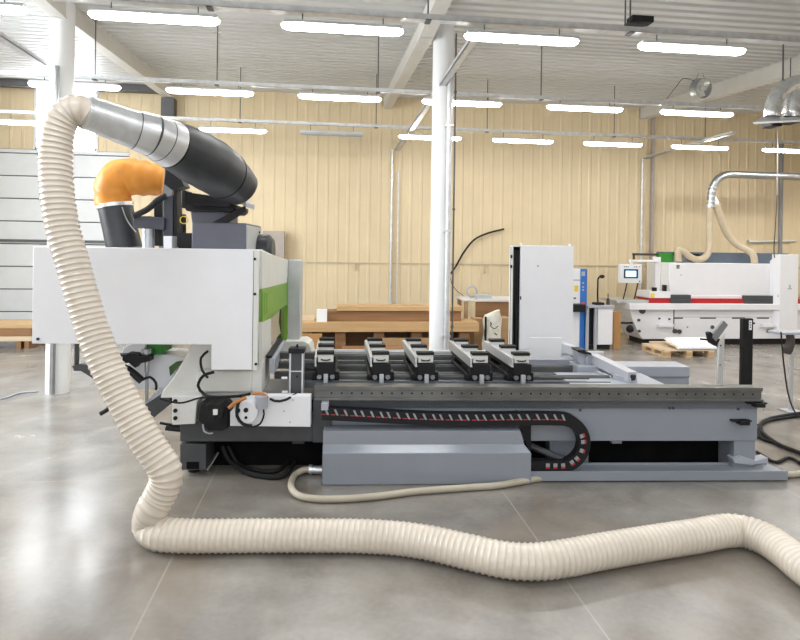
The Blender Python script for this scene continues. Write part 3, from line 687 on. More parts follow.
# ---- clamping arms with vacuum pods (built once in their own frame, then copied)
def make_arm():
    mb = MB().box(-.105, -.088, -.05, 1.02, .165, .235).box(-.105, -.075, -.05, 1.02, .15, .168).box(-.105, -.075, -.05, 1.02, .232, .240)
    arm = mesh_obj('support_arm', mb, 'alu', bevel=.003); arm.parent = mc.o
    def sub(name, mb, m, bevel=0):
        o = mesh_obj(name, mb, m, bevel=bevel); o.parent = arm; return o
    sub('profile', MB().box(-.086, .07, -.03, 1.0, .10, .178), 'black', .004)
    sub('top_plate', MB().box(-.07, .062, .10, .98, .178, .225), 'fencegrey', .004)
    sub('end_plate', MB().box(-.085, .085, -.055, -.03, .075, .18), 'black', .004)
    sub('carriage', MB().box(-.085, .085, -.02, .16, .0, .10), 'black', .008)
    sub('carriage', MB().box(-.085, .085, .78, .95, .0, .10), 'black', .008)
    sub('clamp_block', MB().box(-.125, -.086, .0, .12, -.01, .07), 'black', .006)
    sub('clamp_block', MB().box(.086, .125, .0, .14, -.01, .09), 'black', .006)
    sub('lever', MB().box(-.02, .02, -.085, -.045, -.01, .085), 'alu', .004)
    sub('foot', MB().box(-.1, .1, -.03, .16, -.03, 0), 'black', .004)
    for sx in (-1, 1):
        sub('clamp_knob', MB().cyl((sx*.06, -.06, .055), (sx*.06, 0, .055), .022, n=12), 'steel')
        sub('side_tube', MB().cyl((sx*.095, -.02, .05), (sx*.095, .9, .05), .016, n=10), 'rubber')
    for y0 in (.0, .42, .84):
        sub('vacuum_pod', MB().box(-.075, .068, y0-.03, y0+.10, .185, .258), 'offwhite', .006)
        sub('pod_pad', MB().box(-.085, .075, y0-.04, y0+.055, .258, .285), 'rubber', .004)
        sub('pod_handle', MB().tube([(-.045, y0-.032, .215), (-.03, y0-.042, .208), (.02, y0-.042, .208), (.035, y0-.032, .215)], .006, 6), 'black')
    return arm
arms = [(326, 368), (381, 368), (425.5, 368), (480, 367), (521, 366)]
proto = None
for i, (px, py) in enumerate(arms):
    q = M(px, py, y=.47)
    o = make_arm() if proto is None else copy_tree(proto, mc.o)
    if proto is None: proto = o
    o.location = (q.x, .47, .765); o.rotation_euler.z = math.radians(3.6)
# left end stop, left rail
a, b = M(289, 394, y=.25), M(303.5, 352, y=.25)
es = P('end_stop', MB().box(a.x+.012, b.x-.012, .25, .33, a.z, b.z), 'darkgrey', bevel=.004)
P('stop_edges', MB().box(a.x, a.x+.014, .24, .34, a.z, b.z).box(b.x-.014, b.x, .24, .34, a.z, b.z).box(a.x, b.x, .245, .25, .9, .91), 'alu', es)
P('stop_cap', MB().box(a.x-.008, b.x+.008, .22, .36, b.z-.01, b.z+.035), 'black', es, bevel=.006)
P('stop_pin', MB().cyl(((a.x+b.x)/2, .3, b.z+.03), ((a.x+b.x)/2, .3, b.z+.06), .01, n=8).cyl(((a.x+b.x)/2+.01, .24, .86), ((a.x+b.x)/2+.01, .25, .86), .01, n=8), 'rubber', es)
q0, q1 = M(272, 366, y=.35), M(283, 347, y=1.2)
P('guide_beam', MB().bar(q0, q1, .05, .14), 'plategrey', es, bevel=.005)
P('guide_strip', MB().bar(q0+V((-.03, 0, .08)), q1+V((-.03, 0, .08)), .05, .03), 'rubber', es)
mb = MB()
for z in (.80, .88, .96): mb.box(M(275, 380, y=.6).x, M(320, 380, y=.6).x, .55+z-.8, .63+z-.8, z-.03, z+.03)
P('left_rails', mb, 'darkgrey', es, bevel=.004)
mb = MB()
for px, py in ((284, 378), (284.5, 392)):
    mfront(mb, rect(px-2.5, py-.9, px+3, py+.9), .2, .22)
P('white_tags', mb, 'paper', es)
# right end fence arm: rear beam, bracket, front beam
r0, r1 = M(593, 357.5, z=1.0), M(633, 376, z=.93)
ef = P('fence_beam', MB().prism([M(592, 353, y=1.15), M(594, 363, y=1.15), M(592, 358, y=1.15)], (0, .01, 0)).bar(M(593, 358, y=1.1), M(632, 377, y=.42), .10, .10), 'fencegrey', bevel=.006)
P('beam_end', MB().bar(M(632, 377, y=.42), M(634.2, 378, y=.40), .05, .05), 'black', ef)
P('front_bracket', MB().bar(M(616, 379, y=.6), M(634, 383, y=.42), .1, .1), 'plategrey', ef, bevel=.005)
P('rear_beam', MB().bar(M(561, 345.5, y=1.65), M(580, 353, y=1.3), .09, .09), 'fencegrey', ef, bevel=.006)
mb = MB(); mfront(mb, [(577, 351), (587, 353), (592, 355), (593, 376), (586, 374), (583, 368), (578, 362)], 1.05, 1.2); mfront(mb, rect(586, 356, 588.5, 372), 1.02, 1.06); fb = P('fence_bracket', mb, 'plategrey', ef, bevel=.006)
mb = MB(); mfront(mb, [(577, 350), (585, 350), (586, 352), (591, 353), (592, 355), (584, 354), (578, 352)], 1.0, 1.2); mfront(mb, [(578, 369), (582, 368), (590, 374), (597, 378), (578, 378)], 1.0, 1.1); P('bracket_cap', mb, 'black', ef)
P('spring_tube', MB().tube([M(595, 371, y=1.0), M(604, 375, y=.85), M(613, 378.5, y=.7)], .03, 12), 'silver', ef)
# long pale covers at the back of the bed
mb = MB(); mfront(mb, [(520, 359.5), (577, 359.5), (577, 378), (520, 378)], 1.35, 1.6); mb2 = MB(); mfront(mb2, rect(520, 366.5, 577, 368), 1.34, 1.36)
rc = P('rear_cover', mb, 'plategrey', bevel=.006); P('cover_lip', mb2, 'alu', rc)
a, b = M(578, 386, y=.95), M(690, 386, y=.95)
mb = MB().box(a.x, b.x, .95, 1.25, .72, M(640, 366.5, y=.95).z).box(xq, b.x, .97, 1.23, 0, .72); P('end_cover', mb, 'plategrey', rc, bevel=.006)
P('end_plate', MB().box(M(575, 385, y=.26).x, xq, .26, .9, .72, .775), 'plategrey', rc, bevel=.004)
P('dark_slot', MB().box(M(541, 379, y=.5).x, M(588, 379, y=.5).x, .46, .5, .80, .806), 'black', rc)

# ================================================================ DUCTING ABOVE THE MACHINE
dpts = [(84, 111.5, 4.15, 16.5), (135, 130, 4.42, 19), (151, 135, 4.5, 20.5), (162, 140, 4.58, 22), (171, 144.5, 4.66, 24)]
def DP(t): return D(t[0], t[1], t[2])
def RP(t): return t[3]*t[2]/FPX
t = Thing('exhaust_duct', 'bent exhaust duct of silver collars and dark grey elbow above the white gantry', 'duct', D(215, 205, 5.2))
t.part('metal_pipe', MB().tube([DP(dpts[0]), DP(dpts[1])], [RP(dpts[0]), RP(dpts[1])], 36, smooth=False), 'galv')
t.part('hose_clamp', MB().cyl(D(85, 112, 4.155), D(92, 114.5, 4.19), RP(dpts[0])*1.04, n=36).cyl(D(87, 112.7, 4.165), D(89, 113.4, 4.175), RP(dpts[0])*1.07, n=36), 'silver')
cpath = smooth_path([DP(q) for q in dpts[1:]], .012); nC = len(cpath)
crad = [RP(dpts[1])*1.03+(RP(dpts[4])-RP(dpts[1])*1.03)*k/(nC-1) for k in range(nC)]
cuts = [0, int(nC*.36), int(nC*.66), nC-1]
for k in range(3):
    a, b = cuts[k], cuts[k+1]+1
    cl = t.part('collar', MB().rings(cpath[a:b], crad[a:b], 40), 'silver', ang=60)
    t.part('collar_seam', MB().rings(cpath[a:a+2], [crad[a]*1.006]*2, 40), 'darkgrey', cl)
el = [(171, 144.5, 4.66, 24), (181, 149, 4.76, 25.5), (195, 156.5, 4.9, 27), (210, 165, 5.06, 27), (223, 174, 5.24, 25), (234, 182, 5.4, 21.5), (242, 189, 5.5, 18.5)]
t.part('elbow', MB().tube([DP(e) for e in el], [RP(e) for e in el], 40), 'plastic_dark', ang=50)
e0 = DP(el[4]); e1 = DP(el[5])
t.part('elbow_seam', MB().cyl(e0+(e1-e0)*.12, e0+(e1-e0)*.2, RP(el[4])*1.0, n=40), 'black')
t.part('elbow_support', MB().prism([D(186, 192, 5.3), D(228, 198, 5.35), D(228, 206, 5.4), D(186, 205, 5.35)], (0, .3, 0)), 'black')
# cream spiral hose
HR = .105
hp = [D(88, 113.5, 4.17), D(80, 110.5, 4.14), D(70, 112.5, 4.12), D(61.5, 121, 4.10), D(57, 138, 4.09), D(55.5, 163, 4.08), D(57.5, 197, 4.06), D(63.5, 232, 4.05), D(72.5, 262, 4.04), D(81.5, 295, 4.03), D(92.5, 330, 4.02),
      D(105, 362, 4.0), D(122, 397, 3.98), D(139, 428, 3.96), D(154, 452, 3.95), D(164, 467, 3.95), D(166, 480, 3.96), D(160, 495, 3.97), D(152, 510, 3.97)]
def FL(px, py): return W(px, py, Z=HR+.003)
hp += [FL(149, 525), FL(158, 533), FL(178, 535.5), FL(210, 536), FL(255, 535.5), FL(310, 535.5), FL(355, 535.8), FL(395, 538), FL(430, 543), FL(465, 551), FL(500, 559), FL(530, 561.5), FL(560, 559), FL(600, 551.5),
       FL(650, 543), FL(695, 536), FL(722, 531), FL(742, 531), FL(765, 539), FL(785, 552), FL(805, 568), FL(850, 600)]
pitch = .0385; path = smooth_path(hp, .0048); s = [0]
for a, b in zip(path, path[1:]): s.append(s[-1]+(b-a).length)
def hprof(i, a):
    u = (s[i]/pitch + a/(2*math.pi)) % 1.0
    return HR - .004 + .0075*math.exp(-((u-.5)/.16)**2)
mb = MB().rings(path, None, 40, True, hprof)
ho = single('dust_hose', mb, 'hose', 'thick cream ribbed dust hose snaking across the floor and up to metal duct', 'hose', ang=180)
at_ = ho.data.attributes.new('wire', 'FLOAT', 'POINT')              # the spiral wire inside the hose wall
at_.data.foreach_set('value', [math.exp(-((((s[i]/pitch + k/40) % 1.0)-.5)/.17)**2) for i in range(len(path)) for k in range(40)])
nt = MAT['hose'].node_tree; b_ = nt.nodes['Principled BSDF']; b_.inputs['Coat Roughness'].default_value = .15
base_ = b_.inputs['Base Color'].links[0].from_socket
an = nt.nodes.new('ShaderNodeAttribute'); an.attribute_name = 'wire'
mx = nt.nodes.new('ShaderNodeMix'); mx.data_type = 'RGBA'; mx.inputs[7].default_value = (.50, .385, .27, 1)
mm = nt.nodes.new('ShaderNodeMath'); mm.operation = 'MULTIPLY'; mm.inputs[1].default_value = .4
nt.links.new(an.outputs['Fac'], mm.inputs[0]); nt.links.new(mm.outputs[0], mx.inputs[0])
nt.links.new(base_, mx.inputs[6]); nt.links.new(mx.outputs[2], b_.inputs['Base Color'])
# orange fabric elbow with dark lower duct
t = Thing('exhaust_sleeve', 'wrinkled orange fabric sleeve bent over dark duct above white gantry', 'sleeve', D(118, 246, 6.2))
op = [(114, 206, 16.5), (113, 196, 17), (115, 184, 18), (124, 176.5, 18.5), (137, 177.5, 18), (150, 179, 17), (163, 180.5, 15)]
pts = smooth_path([D(a, b, 6.1+(a-114)*.003) for a, b, r in op], .02); rr = []
for i in range(len(pts)):
    f = i/(len(pts)-1)*(len(op)-1); j = min(int(f), len(op)-2); rr.append((op[j][2]*(1-(f-j))+op[j+1][2]*(f-j))*6.1/FPX)
rnd = [random.uniform(-1, 1) for _ in range(400)]
mb = MB().rings(pts, None, 32, True, lambda i, a: rr[i]*(1+.035*math.sin(i*1.1+2*math.sin(a*2))+.02*rnd[(i*7+int(a*5)) % 400]))
t.part('fabric', mb, 'orange', ang=180)
t.part('clamp_ring', MB().pipe(D(115, 204, 6.1), D(115.5, 207.5, 6.1), .178, .16, 32), 'silver')
t.part('lower_duct', MB().tube([D(115.5, 207, 6.1), D(120, 228, 6.1), D(125, 250, 6.1)], [.165, .165, .17], 28), 'plastic_dark')
# small beige hose at the front of the tray
def F2(px, py, z=.03): return W(px, py, Z=z)
sp = MF @ M(309, 469.5, y=.2)
pts = [sp, MF @ M(302, 470.5, y=.18), MF @ M(294, 476, y=.1)+V((0, 0, 0)), F2(291, 486, .05), F2(297, 494.5), F2(312, 498.5), F2(340, 499), F2(375, 496.5), F2(410, 492), F2(440, 489.5), F2(475, 487), F2(500, 485)] + [MF @ V(q) for q in ((.15, .06, .03), (.6, .12, .03), (1.3, .13, .03), (1.85, .12, .03))] + [F2(790, 474.5, .03), F2(812, 471, .03)]
single('drain_hose', MB().tube(pts, .027, 14, .02), 'smallhose', 'thin beige hose looping from the grey tray and running under it along floor', 'hose', ang=180)

# ================================================================ BEHIND THE MACHINE
# tall white electrical cabinet
Yk = 7.05
def K(px, py): return W(px, py, Y=Yk)
ka, kb = K(520, 300), K(573.3, 300); kt = K(545, 245.5).z
t = Thing('electrical_cabinet', 'tall white electrical cabinet with open black cable slot behind the machine bed', 'cabinet', ((ka.x+kb.x)/2, Yk+.2, 0))
k0 = K(511, 300).x
t.part('body', MB().box(ka.x, kb.x, Yk, Yk+.45, 0, kt), 'white', bevel=.006)
t.part('slot_frame', MB().box(k0, k0+.018, Yk-.01, Yk+.02, 0, kt-.01), 'offwhite')
t.part('cable_slot', MB().box(k0+.018, ka.x, Yk+.03, Yk+.10, .0, kt-.02), 'pit')
for i in range(3):
    t.part('cable', MB().tube([(k0+.04+.022*i, Yk+.012, .3), (k0+.045+.02*i+random.uniform(-.01, .01), Yk+.01, 1.0), (k0+.04+.02*i, Yk+.012, 1.5), (k0+.045+.02*i, Yk+.015, kt-.06)], .009, 6), 'rubber')
t.part('hinge', MB().box(k0-.012, k0+.004, Yk-.02, Yk+.02, kt-.16, kt-.12).box(k0-.012, k0+.004, Yk-.02, Yk+.02, kt-.28, kt-.24).box(ka.x, ka.x+.012, Yk-.012, Yk, 1.42, 1.46), 'black')
for x in (ka.x+.03, kb.x-.03): t.part('top_bolt', MB().cyl((x, Yk+.05, kt), (x, Yk+.05, kt+.025), .015, n=10), 'offwhite')
t.part('slot_cap', MB().box(k0+.018, ka.x, Yk, Yk+.1, kt-.02, kt), 'offwhite')
q = K(538, 266); t.part('small_lock', MB().cyl((q.x, Yk-.008, q.z), (q.x, Yk+.005, q.z), .008, n=8), 'darkgrey')
mb = MB(); ma, mb_ = M(530.5, 358.5, y=1.3), M(562, 338, y=1.3); mb.box(ma.x, mb_.x, 1.31, 1.335, ma.z, mb_.z)
single('white_board', mb, 'paper', 'blank white board leaning before the tall white cabinet', 'board', frame=MF)

def stack_board(x0, y0, x1, y1, Y0, Y1, m, label, cat='board', z0=None, group='wood boards behind the machine', name='wood_board'):
    return single(name, wbox(MB(), x0, y0, x1, y1, Y0, Y1, z0), m, label, cat, group, bevel=.004)
Yb_ = 11.2
zc = W(400, 332, Y=Yb_).z; zd = W(400, 322.5, Y=Yb_).z
o = stack_board(300, 322.5, 479, 332, Yb_, Yb_+.66, 'birch', 'wide pale wood slab spanning most of the pile behind the machine')
o = stack_board(326, 311, 461, 322, Yb_+.2, Yb_+.62, 'brownwood', 'brown plank bundle between the two pale wood slabs', z0=zd+.002)
o = stack_board(337, 306.5, 463, 311, Yb_+.15, Yb_+.64, 'birch', 'narrower pale wood slab topmost of the pile', z0=W(400, 311, Y=Yb_+.2).z+.004)
single('small_box', wbox(MB(), 316.5, 309.5, 327, 321, Yb_+.07, Yb_+.17, zd+.002), 'paper', 'small white box at left end of the brown plank bundle', 'box', bevel=.004)
single('sheet_offcut', wbox(MB(), 299, 317, 314, 319.5, Yb_+.3, Yb_+.6, zd+.002), 'palewood', 'thin wood offcut lying on slab left of the small white box', 'offcut')
single('shade_panel', MB().box(W(302, 340, Y=Yb_+.64).x, W(474, 340, Y=Yb_+.64).x, Yb_+.625, Yb_+.65, 0, zc-.004), 'brownwood', 'dark brown panel added as shade below the wide pale slab', 'panel')  # added panel, its dark brown stands in for shade under the slab
# trestles and timbers beneath
xs_ = [W(p, 340, Y=Yb_+.3).x for p in (306, 340, 378, 415, 462)]
for i, (x, lab) in enumerate(zip(xs_, ('left end of the board pile', 'board pile behind the first arm', 'board pile behind the second arm', 'board pile left of central column', 'right end of the board pile'))):
    single('timber_block', MB().box(x-.10, x+.10, Yb_+.08, Yb_+.6, 0, zc-.004), 'brownwood', 'upright timber support under %s' % lab, 'timber', 'supports under the board pile', bevel=.005)  # supports coloured darker to add the shadow beneath the slab
for (x0, y0, x1, y1, dy, m, lab) in ((300, 334, 322, 343, -.12, 'orangewood', 'orange brown wood sheet leaning under left end of pale slab'), (378, 338, 440, 346, -.06, 'cardboard', 'brown batten standing on edge under the pale slab')):
    a, b = W(x0, y1, Y=Yb_+dy), W(x1, y0, Y=Yb_+dy)
    single('plywood_sheet' if m == 'orangewood' else 'batten', MB().box(a.x, b.x, Yb_+dy, Yb_+dy+(.06 if m == 'orangewood' else .04), 0, b.z), m, lab, 'panel' if m == 'orangewood' else 'batten')
xa, xb = W(342, 345, Y=Yb_-.2).x, W(452, 345, Y=Yb_-.2).x
single('wood_board', MB().box(xa, xb, Yb_-.45, Yb_-.1, 0, .22), 'brownwood', 'low brown plank on floor in front of the board pile', 'board', 'wood boards behind the machine', bevel=.004)
# work table with coil and device
Yt2 = 12.2
ta, tb = W(464, 300, Y=Yt2), W(530, 300, Y=Yt2); tz = W(490, 300, Y=Yt2).z
t = Thing('work_table', 'brown wooden work table with white top by back wall', 'table', ((ta.x+tb.x)/2, Yt2+.4, 0))
t.part('tabletop', MB().box(ta.x, tb.x, Yt2, Yt2+.8, tz-.03, tz+.02), 'offwhite', bevel=.004)
t.part('front_panel', wbox(MB(), 475.5, 302, 530, 318, Yt2+.05, Yt2+.08), 'brownwood')
for x in (ta.x+.06, tb.x-.06):
    for y in (Yt2+.06, Yt2+.72): t.part('leg', MB().box(x-.04, x+.04, y-.03, y+.03, 0, tz-.03), 'cardboard')
cc = W(472, 288.5, Y=Yt2+.35)
mb = MB()
for k in range(5):
    R1 = .105+.006*(k % 3)
    mb.rings([cc+V((R1*math.cos(a*math.pi/12), .012*(k-2), R1*math.sin(a*math.pi/12))) for a in range(25)], [.011]*25, 7, False)
zmin = min(v.z for v in mb.v)
for v in mb.v: v.z += tz+.021-zmin
single('cable_coil', mb, 'plategrey', 'coil of grey cable standing on the white table top', 'coil', ang=180)
single('flat_device', wbox(MB(), 477, 294.6, 492, 298.5, Yt2+.06, Yt2+.28, tz+.02).box(W(483, 296, Y=Yt2).x, W(486, 296, Y=Yt2).x, Yt2+.14, Yt2+.2, tz+.03, tz+.09), 'galvpaint', 'flat grey device lying beside the cable coil on table', 'device', bevel=.005)
def floor_box(name, x0, y0, x1, y1, Y0, Y1, m, label, cat):
    return single(name, wbox(MB(), x0, y0, x1, y1, Y0, Y1, 0), m, label, cat, bevel=.006)
floor_box('cardboard_box', 446, 311.5, 459.5, 334, 11.9, 12.3, 'brownwood', 'brown box standing right of the central column', 'box')
floor_box('cardboard_box', 473, 318.5, 484, 336, 11.9, 12.15, 'cardboard', 'open tan cardboard box left of the white sack', 'box')
floor_box('cardboard_box', 500, 318, 511, 336, 11.6, 12.0, 'cardboard', 'brown cardboard box between sack and tall white cabinet', 'box')
q = W(465, 328, Y=12.0)
mb = MB().sph((q.x, 12.05, .22), .13, 16, (1, .9, 1.7))
single('blue_bag', mb, 'bluecloth', 'dark blue bag beneath the wooden work table', 'bag', bevel=.02)
# sack
mb = MB(); base = W(494, 341, Y=11.2); vs = []; seg = 20; lv = 9
hh = W(494, 315, Y=11.2).z
for i in range(lv):
    f = i/(lv-1); w = .20*(1+.08*math.sin(f*9)) * (1 if f < .8 else 1-.25*(f-.8)/.2); d = .13*(1-.5*max(0, f-.6)/.4)
    for k in range(seg):
        a = 2*math.pi*k/seg; cx, cy = math.cos(a), math.sin(a)
        sq = 1/max(abs(cx), abs(cy))**.6
        vs.append((base.x+w*cx*sq*.9+.01*random.uniform(-1, 1), 11.35+d*cy*sq+.01*random.uniform(-1, 1), f*hh+(.06*(cx+.6) if f > .9 else 0)))
mb.add(vs, [(i*seg+k, i*seg+(k+1) % seg, (i+1)*seg+(k+1) % seg, (i+1)*seg+k) for i in range(lv-1) for k in range(seg)] + [tuple(range(seg)), tuple((lv-1)*seg+k for k in range(seg))])
t = Thing('sack', 'off-white sack with dark drawn marks standing by tall white cabinet', 'sack', (base.x, 11.35, 0))
sk = t.part('bag', mb, 'sack', ang=80)
pp = lambda a, b: W(a, b, Y=11.2)
t.part('marks', MB().tube([pp(490, 325), pp(492, 327.5), pp(495, 328.5), pp(498, 326)], .008, 6).tube([pp(490.5, 322), pp(491.5, 325)], .010, 6).tube([pp(494.5, 333), pp(497, 335)], .008, 6).box(pp(485.8, 320).x, pp(487, 320).x, 11.22, 11.3, .2, hh*.95), 'rubber')
# taupe board on the wall behind the gantry
single('wall_panel', wbox(MB(), 262, 231, 283.5, 290, YW-.35, YW-.05, 0), 'taupe', 'taupe grey cabinet panel against wall just above the gantry', 'panel', bevel=.004)
# cable sticking off the wall
single('wall_cable', MB().tube([W(450.5, 274, Y=YW-.08), W(456, 266, Y=YW-.08), W(464, 252, Y=YW-.1), W(474, 240, Y=YW-.12), W(487, 233.5, Y=YW-.12), W(504, 229, Y=YW-.1)], .022, 8), 'rubber', 'black cable end curving out on wall right of central column', 'cable', ang=180)
single('wall_cable', MB().tube([W(450, 276, Y=YW-.06), W(452, 284, Y=YW-.06), W(457, 291, Y=YW-.06), W(464, 297, Y=YW-.06), W(466, 310, Y=YW-.06), W(468, 322, Y=YW-.06)], .009, 6), 'darksteel', 'thin dark cord drooping down the wall behind work table', 'cord', ang=180)
for i, (px, py) in enumerate(((356, 267), (485, 270))):
    q = W(px, py, Y=YW-.03); single('wall_hook', MB().box(q.x-.02, q.x+.02, YW-.04, YW, q.z-.07, q.z+.09).box(q.x-.02, q.x+.02, YW-.08, YW-.03, q.z-.07, q.z-.05), 'tanhose', 'small tan wall hook %s' % ('left of the wall conduits' if i == 0 else 'right of central column'), 'hook')
# blue and white upright machine
Yu = 11.9
ux0, ux1, ux2 = W(573, 300, Y=Yu).x, W(580.5, 300, Y=Yu).x, W(587, 300, Y=Yu).x
zt2 = W(580, 269, Y=Yu).z
t = Thing('upright_machine', 'upright white machine with a blue front column right of tall cabinet', 'machine', (ux1, Yu+.25, 0))
t.part('body', MB().box(ux0-.3, ux1, Yu+.02, Yu+.5, 0, zt2), 'white', bevel=.006)
t.part('blue_column', MB().box(ux1, ux2, Yu, Yu+.3, 0, zt2), 'blue', bevel=.006)
mb = MB(); wbox(mb, 581.7, 271.5, 585, 276, Yu-.01, Yu+.01)
for y in (283, 287, 290): q = W(583, y, Y=Yu); mb.cyl((q.x, Yu-.015, q.z), (q.x, Yu, q.z), .02, n=8)
t.part('buttons', mb, 'plategrey')
t.part('label_plate', wbox(MB(), 574.5, 285.5, 578, 291.5, Yu+.005, Yu+.025), 'yellow')
t.part('seam', wbox(MB(), 573, 279.8, 580.3, 280.4, Yu+.01, Yu+.03).box(W(574, 298, Y=Yu).x, W(576, 298, Y=Yu).x, Yu, Yu+.03, W(574, 299, Y=Yu).z, W(574, 297.5, Y=Yu).z), 'darkgrey')
t.part('black_table', wbox(MB(), 573, 304.5, 586, 312, Yu-.25, Yu), 'black', bevel=.01)
t.part('red_knob', MB().sph(W(583, 304, Y=Yu-.1), .045, 12), 'red')
# bench with gooseneck tool and white cabinet
Yn = 11.8
nx0, nx1 = W(587, 310, Y=Yn).x, W(613, 310, Y=Yn).x; nz = W(600, 306.5, Y=Yn).z
t = Thing('work_bench', 'small grey bench over a white cabinet right of blue machine', 'bench', ((nx0+nx1)/2, Yn+.25, 0))
t.part('bench_top', MB().box(nx0+.01, nx1+.02, Yn-.02, Yn+.55, nz-.03, nz+.02), 'plategrey', bevel=.004)
t.part('cabinet_body', wbox(MB(), 597.5, 307.5, 612.5, 334, Yn+.02, Yn+.5, .1), 'white', bevel=.005)
t.part('dark_recess', MB().box(nx0, W(597, 310, Y=Yn).x, Yn+.1, Yn+.5, .08, nz-.03), 'black')
t.part('plinth', MB().box(nx0+.05, nx1-.03, Yn+.06, Yn+.48, 0, .1), 'black')
for x in (nx0+.02, W(596, 310, Y=Yn).x): t.part('leg', MB().box(x-.025, x+.025, Yn, Yn+.05, 0, nz-.03), 'plategrey')
gp = [W(598, 304, Y=Yn+.2), W(597.5, 295, Y=Yn+.2), W(597.8, 285, Y=Yn+.2), W(598, 279, Y=Yn+.2), W(600, 276.5, Y=Yn+.2), W(602, 276.5, Y=Yn+.2)]
gp[0].z = nz+.03
t = Thing('gooseneck_lamp', 'black gooseneck lamp standing on the small grey bench', 'lamp', (gp[0].x, gp[0].y, nz+.02))
t.part('neck', MB().tube(gp, .018, 8), 'black'); t.part('head', MB().sph(gp[-1], .05, 12, (1.2, 1, .8)), 'black')
t.part('base', MB().box(gp[0].x-.09, gp[0].x+.1, Yn+.1, Yn+.3, nz+.021, nz+.07), 'black', bevel=.01)
q = W(608, 302, Y=Yn+.2); single('bench_tool', MB().cyl((q.x, Yn+.2, nz+.022), (q.x, Yn+.2, nz+.15), .04, .03, n=12).cyl((q.x, Yn+.2, nz+.15), (q.x, Yn+.2, nz+.25), .012, n=8), 'brown_plastic', 'small dark red brown tool beside the gooseneck lamp on bench', 'tool')
single('wood_plank', wbox(MB(), 613.5, 312, 620.5, 342, Yn+.15, Yn+.2, 0), 'orangewood', 'upright orange brown plank between small bench and edge bander', 'plank')

# ================================================================ EDGE BANDER
YB = 12.35
def B(px, py, dy=0): return W(px, py, Y=YB+dy)
t = Thing('edge_bander', 'long white edge banding machine with red stripe and grey hood windows', 'machine', (B(720, 340).x, YB+.4, 0))
xe = B(830, 300).x; xd = B(780, 300).x
zkt = B(720, 339).z
mb = MB(); mb.prism([V((B(645, 310).x-.35, YB, B(645, 309).z)), V((xe, YB, B(645, 309).z)), V((xe, YB, .13)), V((B(643, 310).x, YB, .13)), V((B(640, 332).x-.05, YB, .28)), V((B(632, 318).x, YB, B(632, 318).z))], (0, .75, 0))
bb = t.part('base', mb, 'white', bevel=.008)
t.part('toe_kick', MB().box(B(645, 340).x, xe-.1, YB+.06, YB+.7, 0, .13), 'black')
t.part('table', MB().box(B(630, 303, -.12).x, xe, YB-.12, YB+.85, B(700, 310, -.12).z, B(700, 304, -.12).z), 'white', bevel=.01)
t.part('infeed_table', MB().box(B(616, 302, .05).x, B(648, 302, .05).x, YB+.02, YB+.8, B(630, 303.6, .05).z+.02, B(630, 301, .05).z+.02), 'galvpaint', bevel=.006)
mb = MB()
for x0, x1 in ((674, 683), (700, 716), (732, 745), (757, 769)): wbox(mb, x0, 317.5, x1, 318.8, YB-.004, YB+.02)
wbox(mb, 673.2, 309.5, 674.2, 332, YB-.004, YB+.02); t.part('slots', mb, 'darkgrey', bb)
mb = MB(); wbox(mb, 675, 316.8, 779, 317.3, YB-.003, YB+.02); t.part('panel_seam', mb, 'plategrey', bb)
for px, py, r in ((642, 310.5, .07), (674.5, 331, .05), (679, 331.5, .05), (638.5, 320, .03), (639, 331, .03), (659, 318.5, .02), (669, 319, .02), (712, 327, .04), (768, 331, .04), (687, 327, .012)):
    q = B(px, py); t.part('knob', MB().cyl((q.x, YB-.03, q.z), (q.x, YB+.02, q.z), r, n=14), 'darkgrey', bb)
for x0, x1 in ((659, 674), (763, 778)): t.part('handle', wbox(MB(), x0, 324, x1, 327.5, YB-.1, YB), 'white', bb, bevel=.01)
mb = MB().tube([B(634, 322.5, .1), B(627, 323, 0), B(618, 322.5, -.1)], .022, 8); mb.sph(B(630, 329, 0), .085, 12); t.part('handwheel', mb, 'black', bb)
# hood
h0, h1 = B(669, 300, .1).x, B(790, 300, .1).x
zh0, zh1 = B(720, 296.5, .1).z, B(720, 263.3, .1).z
hd = t.part('hood', MB().box(h0, h1, YB+.1, YB+.75, zh0, zh1), 'white', bevel=.012)
t.part('hood_end', MB().box(B(661.5, 290, .12).x, h0, YB+.14, YB+.75, zh0+.05, zh1), 'offwhite', bevel=.008)
t.part('hood_back', MB().box(B(663, 290, .5).x, B(788, 290, .5).x, YB+.5, YB+.8, zh1-.02, B(720, 252.5, .5).z), 'slate', bevel=.006)
mb = MB().prism([B(662, 262, .45), B(672, 255.5, .45), B(690, 255.5, .45), B(690, 262, .45)], (0, .05, 0)); t.part('motor_cover', mb, 'plategrey')
t.part('green_cover', MB().box(B(657.5, 260, .5).x, B(671, 260, .5).x, YB+.42, YB+.5, zh1-.02, B(665, 252.8, .5).z), 'vividgreen')
t.part('top_bar', MB().box(B(633.5, 254, .5).x, B(700, 254, .5).x, YB+.5, YB+.56, B(640, 255.5, .5).z, B(640, 253.2, .5).z).box(B(633.5, 254, .5).x, B(635, 254, .5).x, YB+.5, YB+.54, B(640, 261, .5).z, B(640, 254, .5).z), 'brown_plastic')
t.part('white_strip', wbox(MB(), 649.5, 291.5, 671, 298, YB+.02, YB+.6).box(B(691, 296, .08).x, B(744, 296, .08).x, YB+.08, YB+.5, B(720, 299, .08).z, B(720, 295.5, .08).z), 'white', bevel=.004)
t.part('red_stripe', MB().box(B(649, 300, .03).x, xe, YB+.03, YB+.6, B(720, 304, .03).z, B(720, 298.6, .03).z), 'red', bevel=.004, label='dark red stripe along the front')
zz0, zz1 = B(720, 303.5, .0).z, B(720, 295, .0).z
t.part('hood_window', MB().box(B(671, 300).x, B(690.5, 300).x, YB-.02, YB+.1, zz0, zz1).box(B(671, 300).x, B(690.5, 300).x, YB-.03, YB+.1, zz0+.07, zz0+.085), 'darkgrey', bevel=.006)
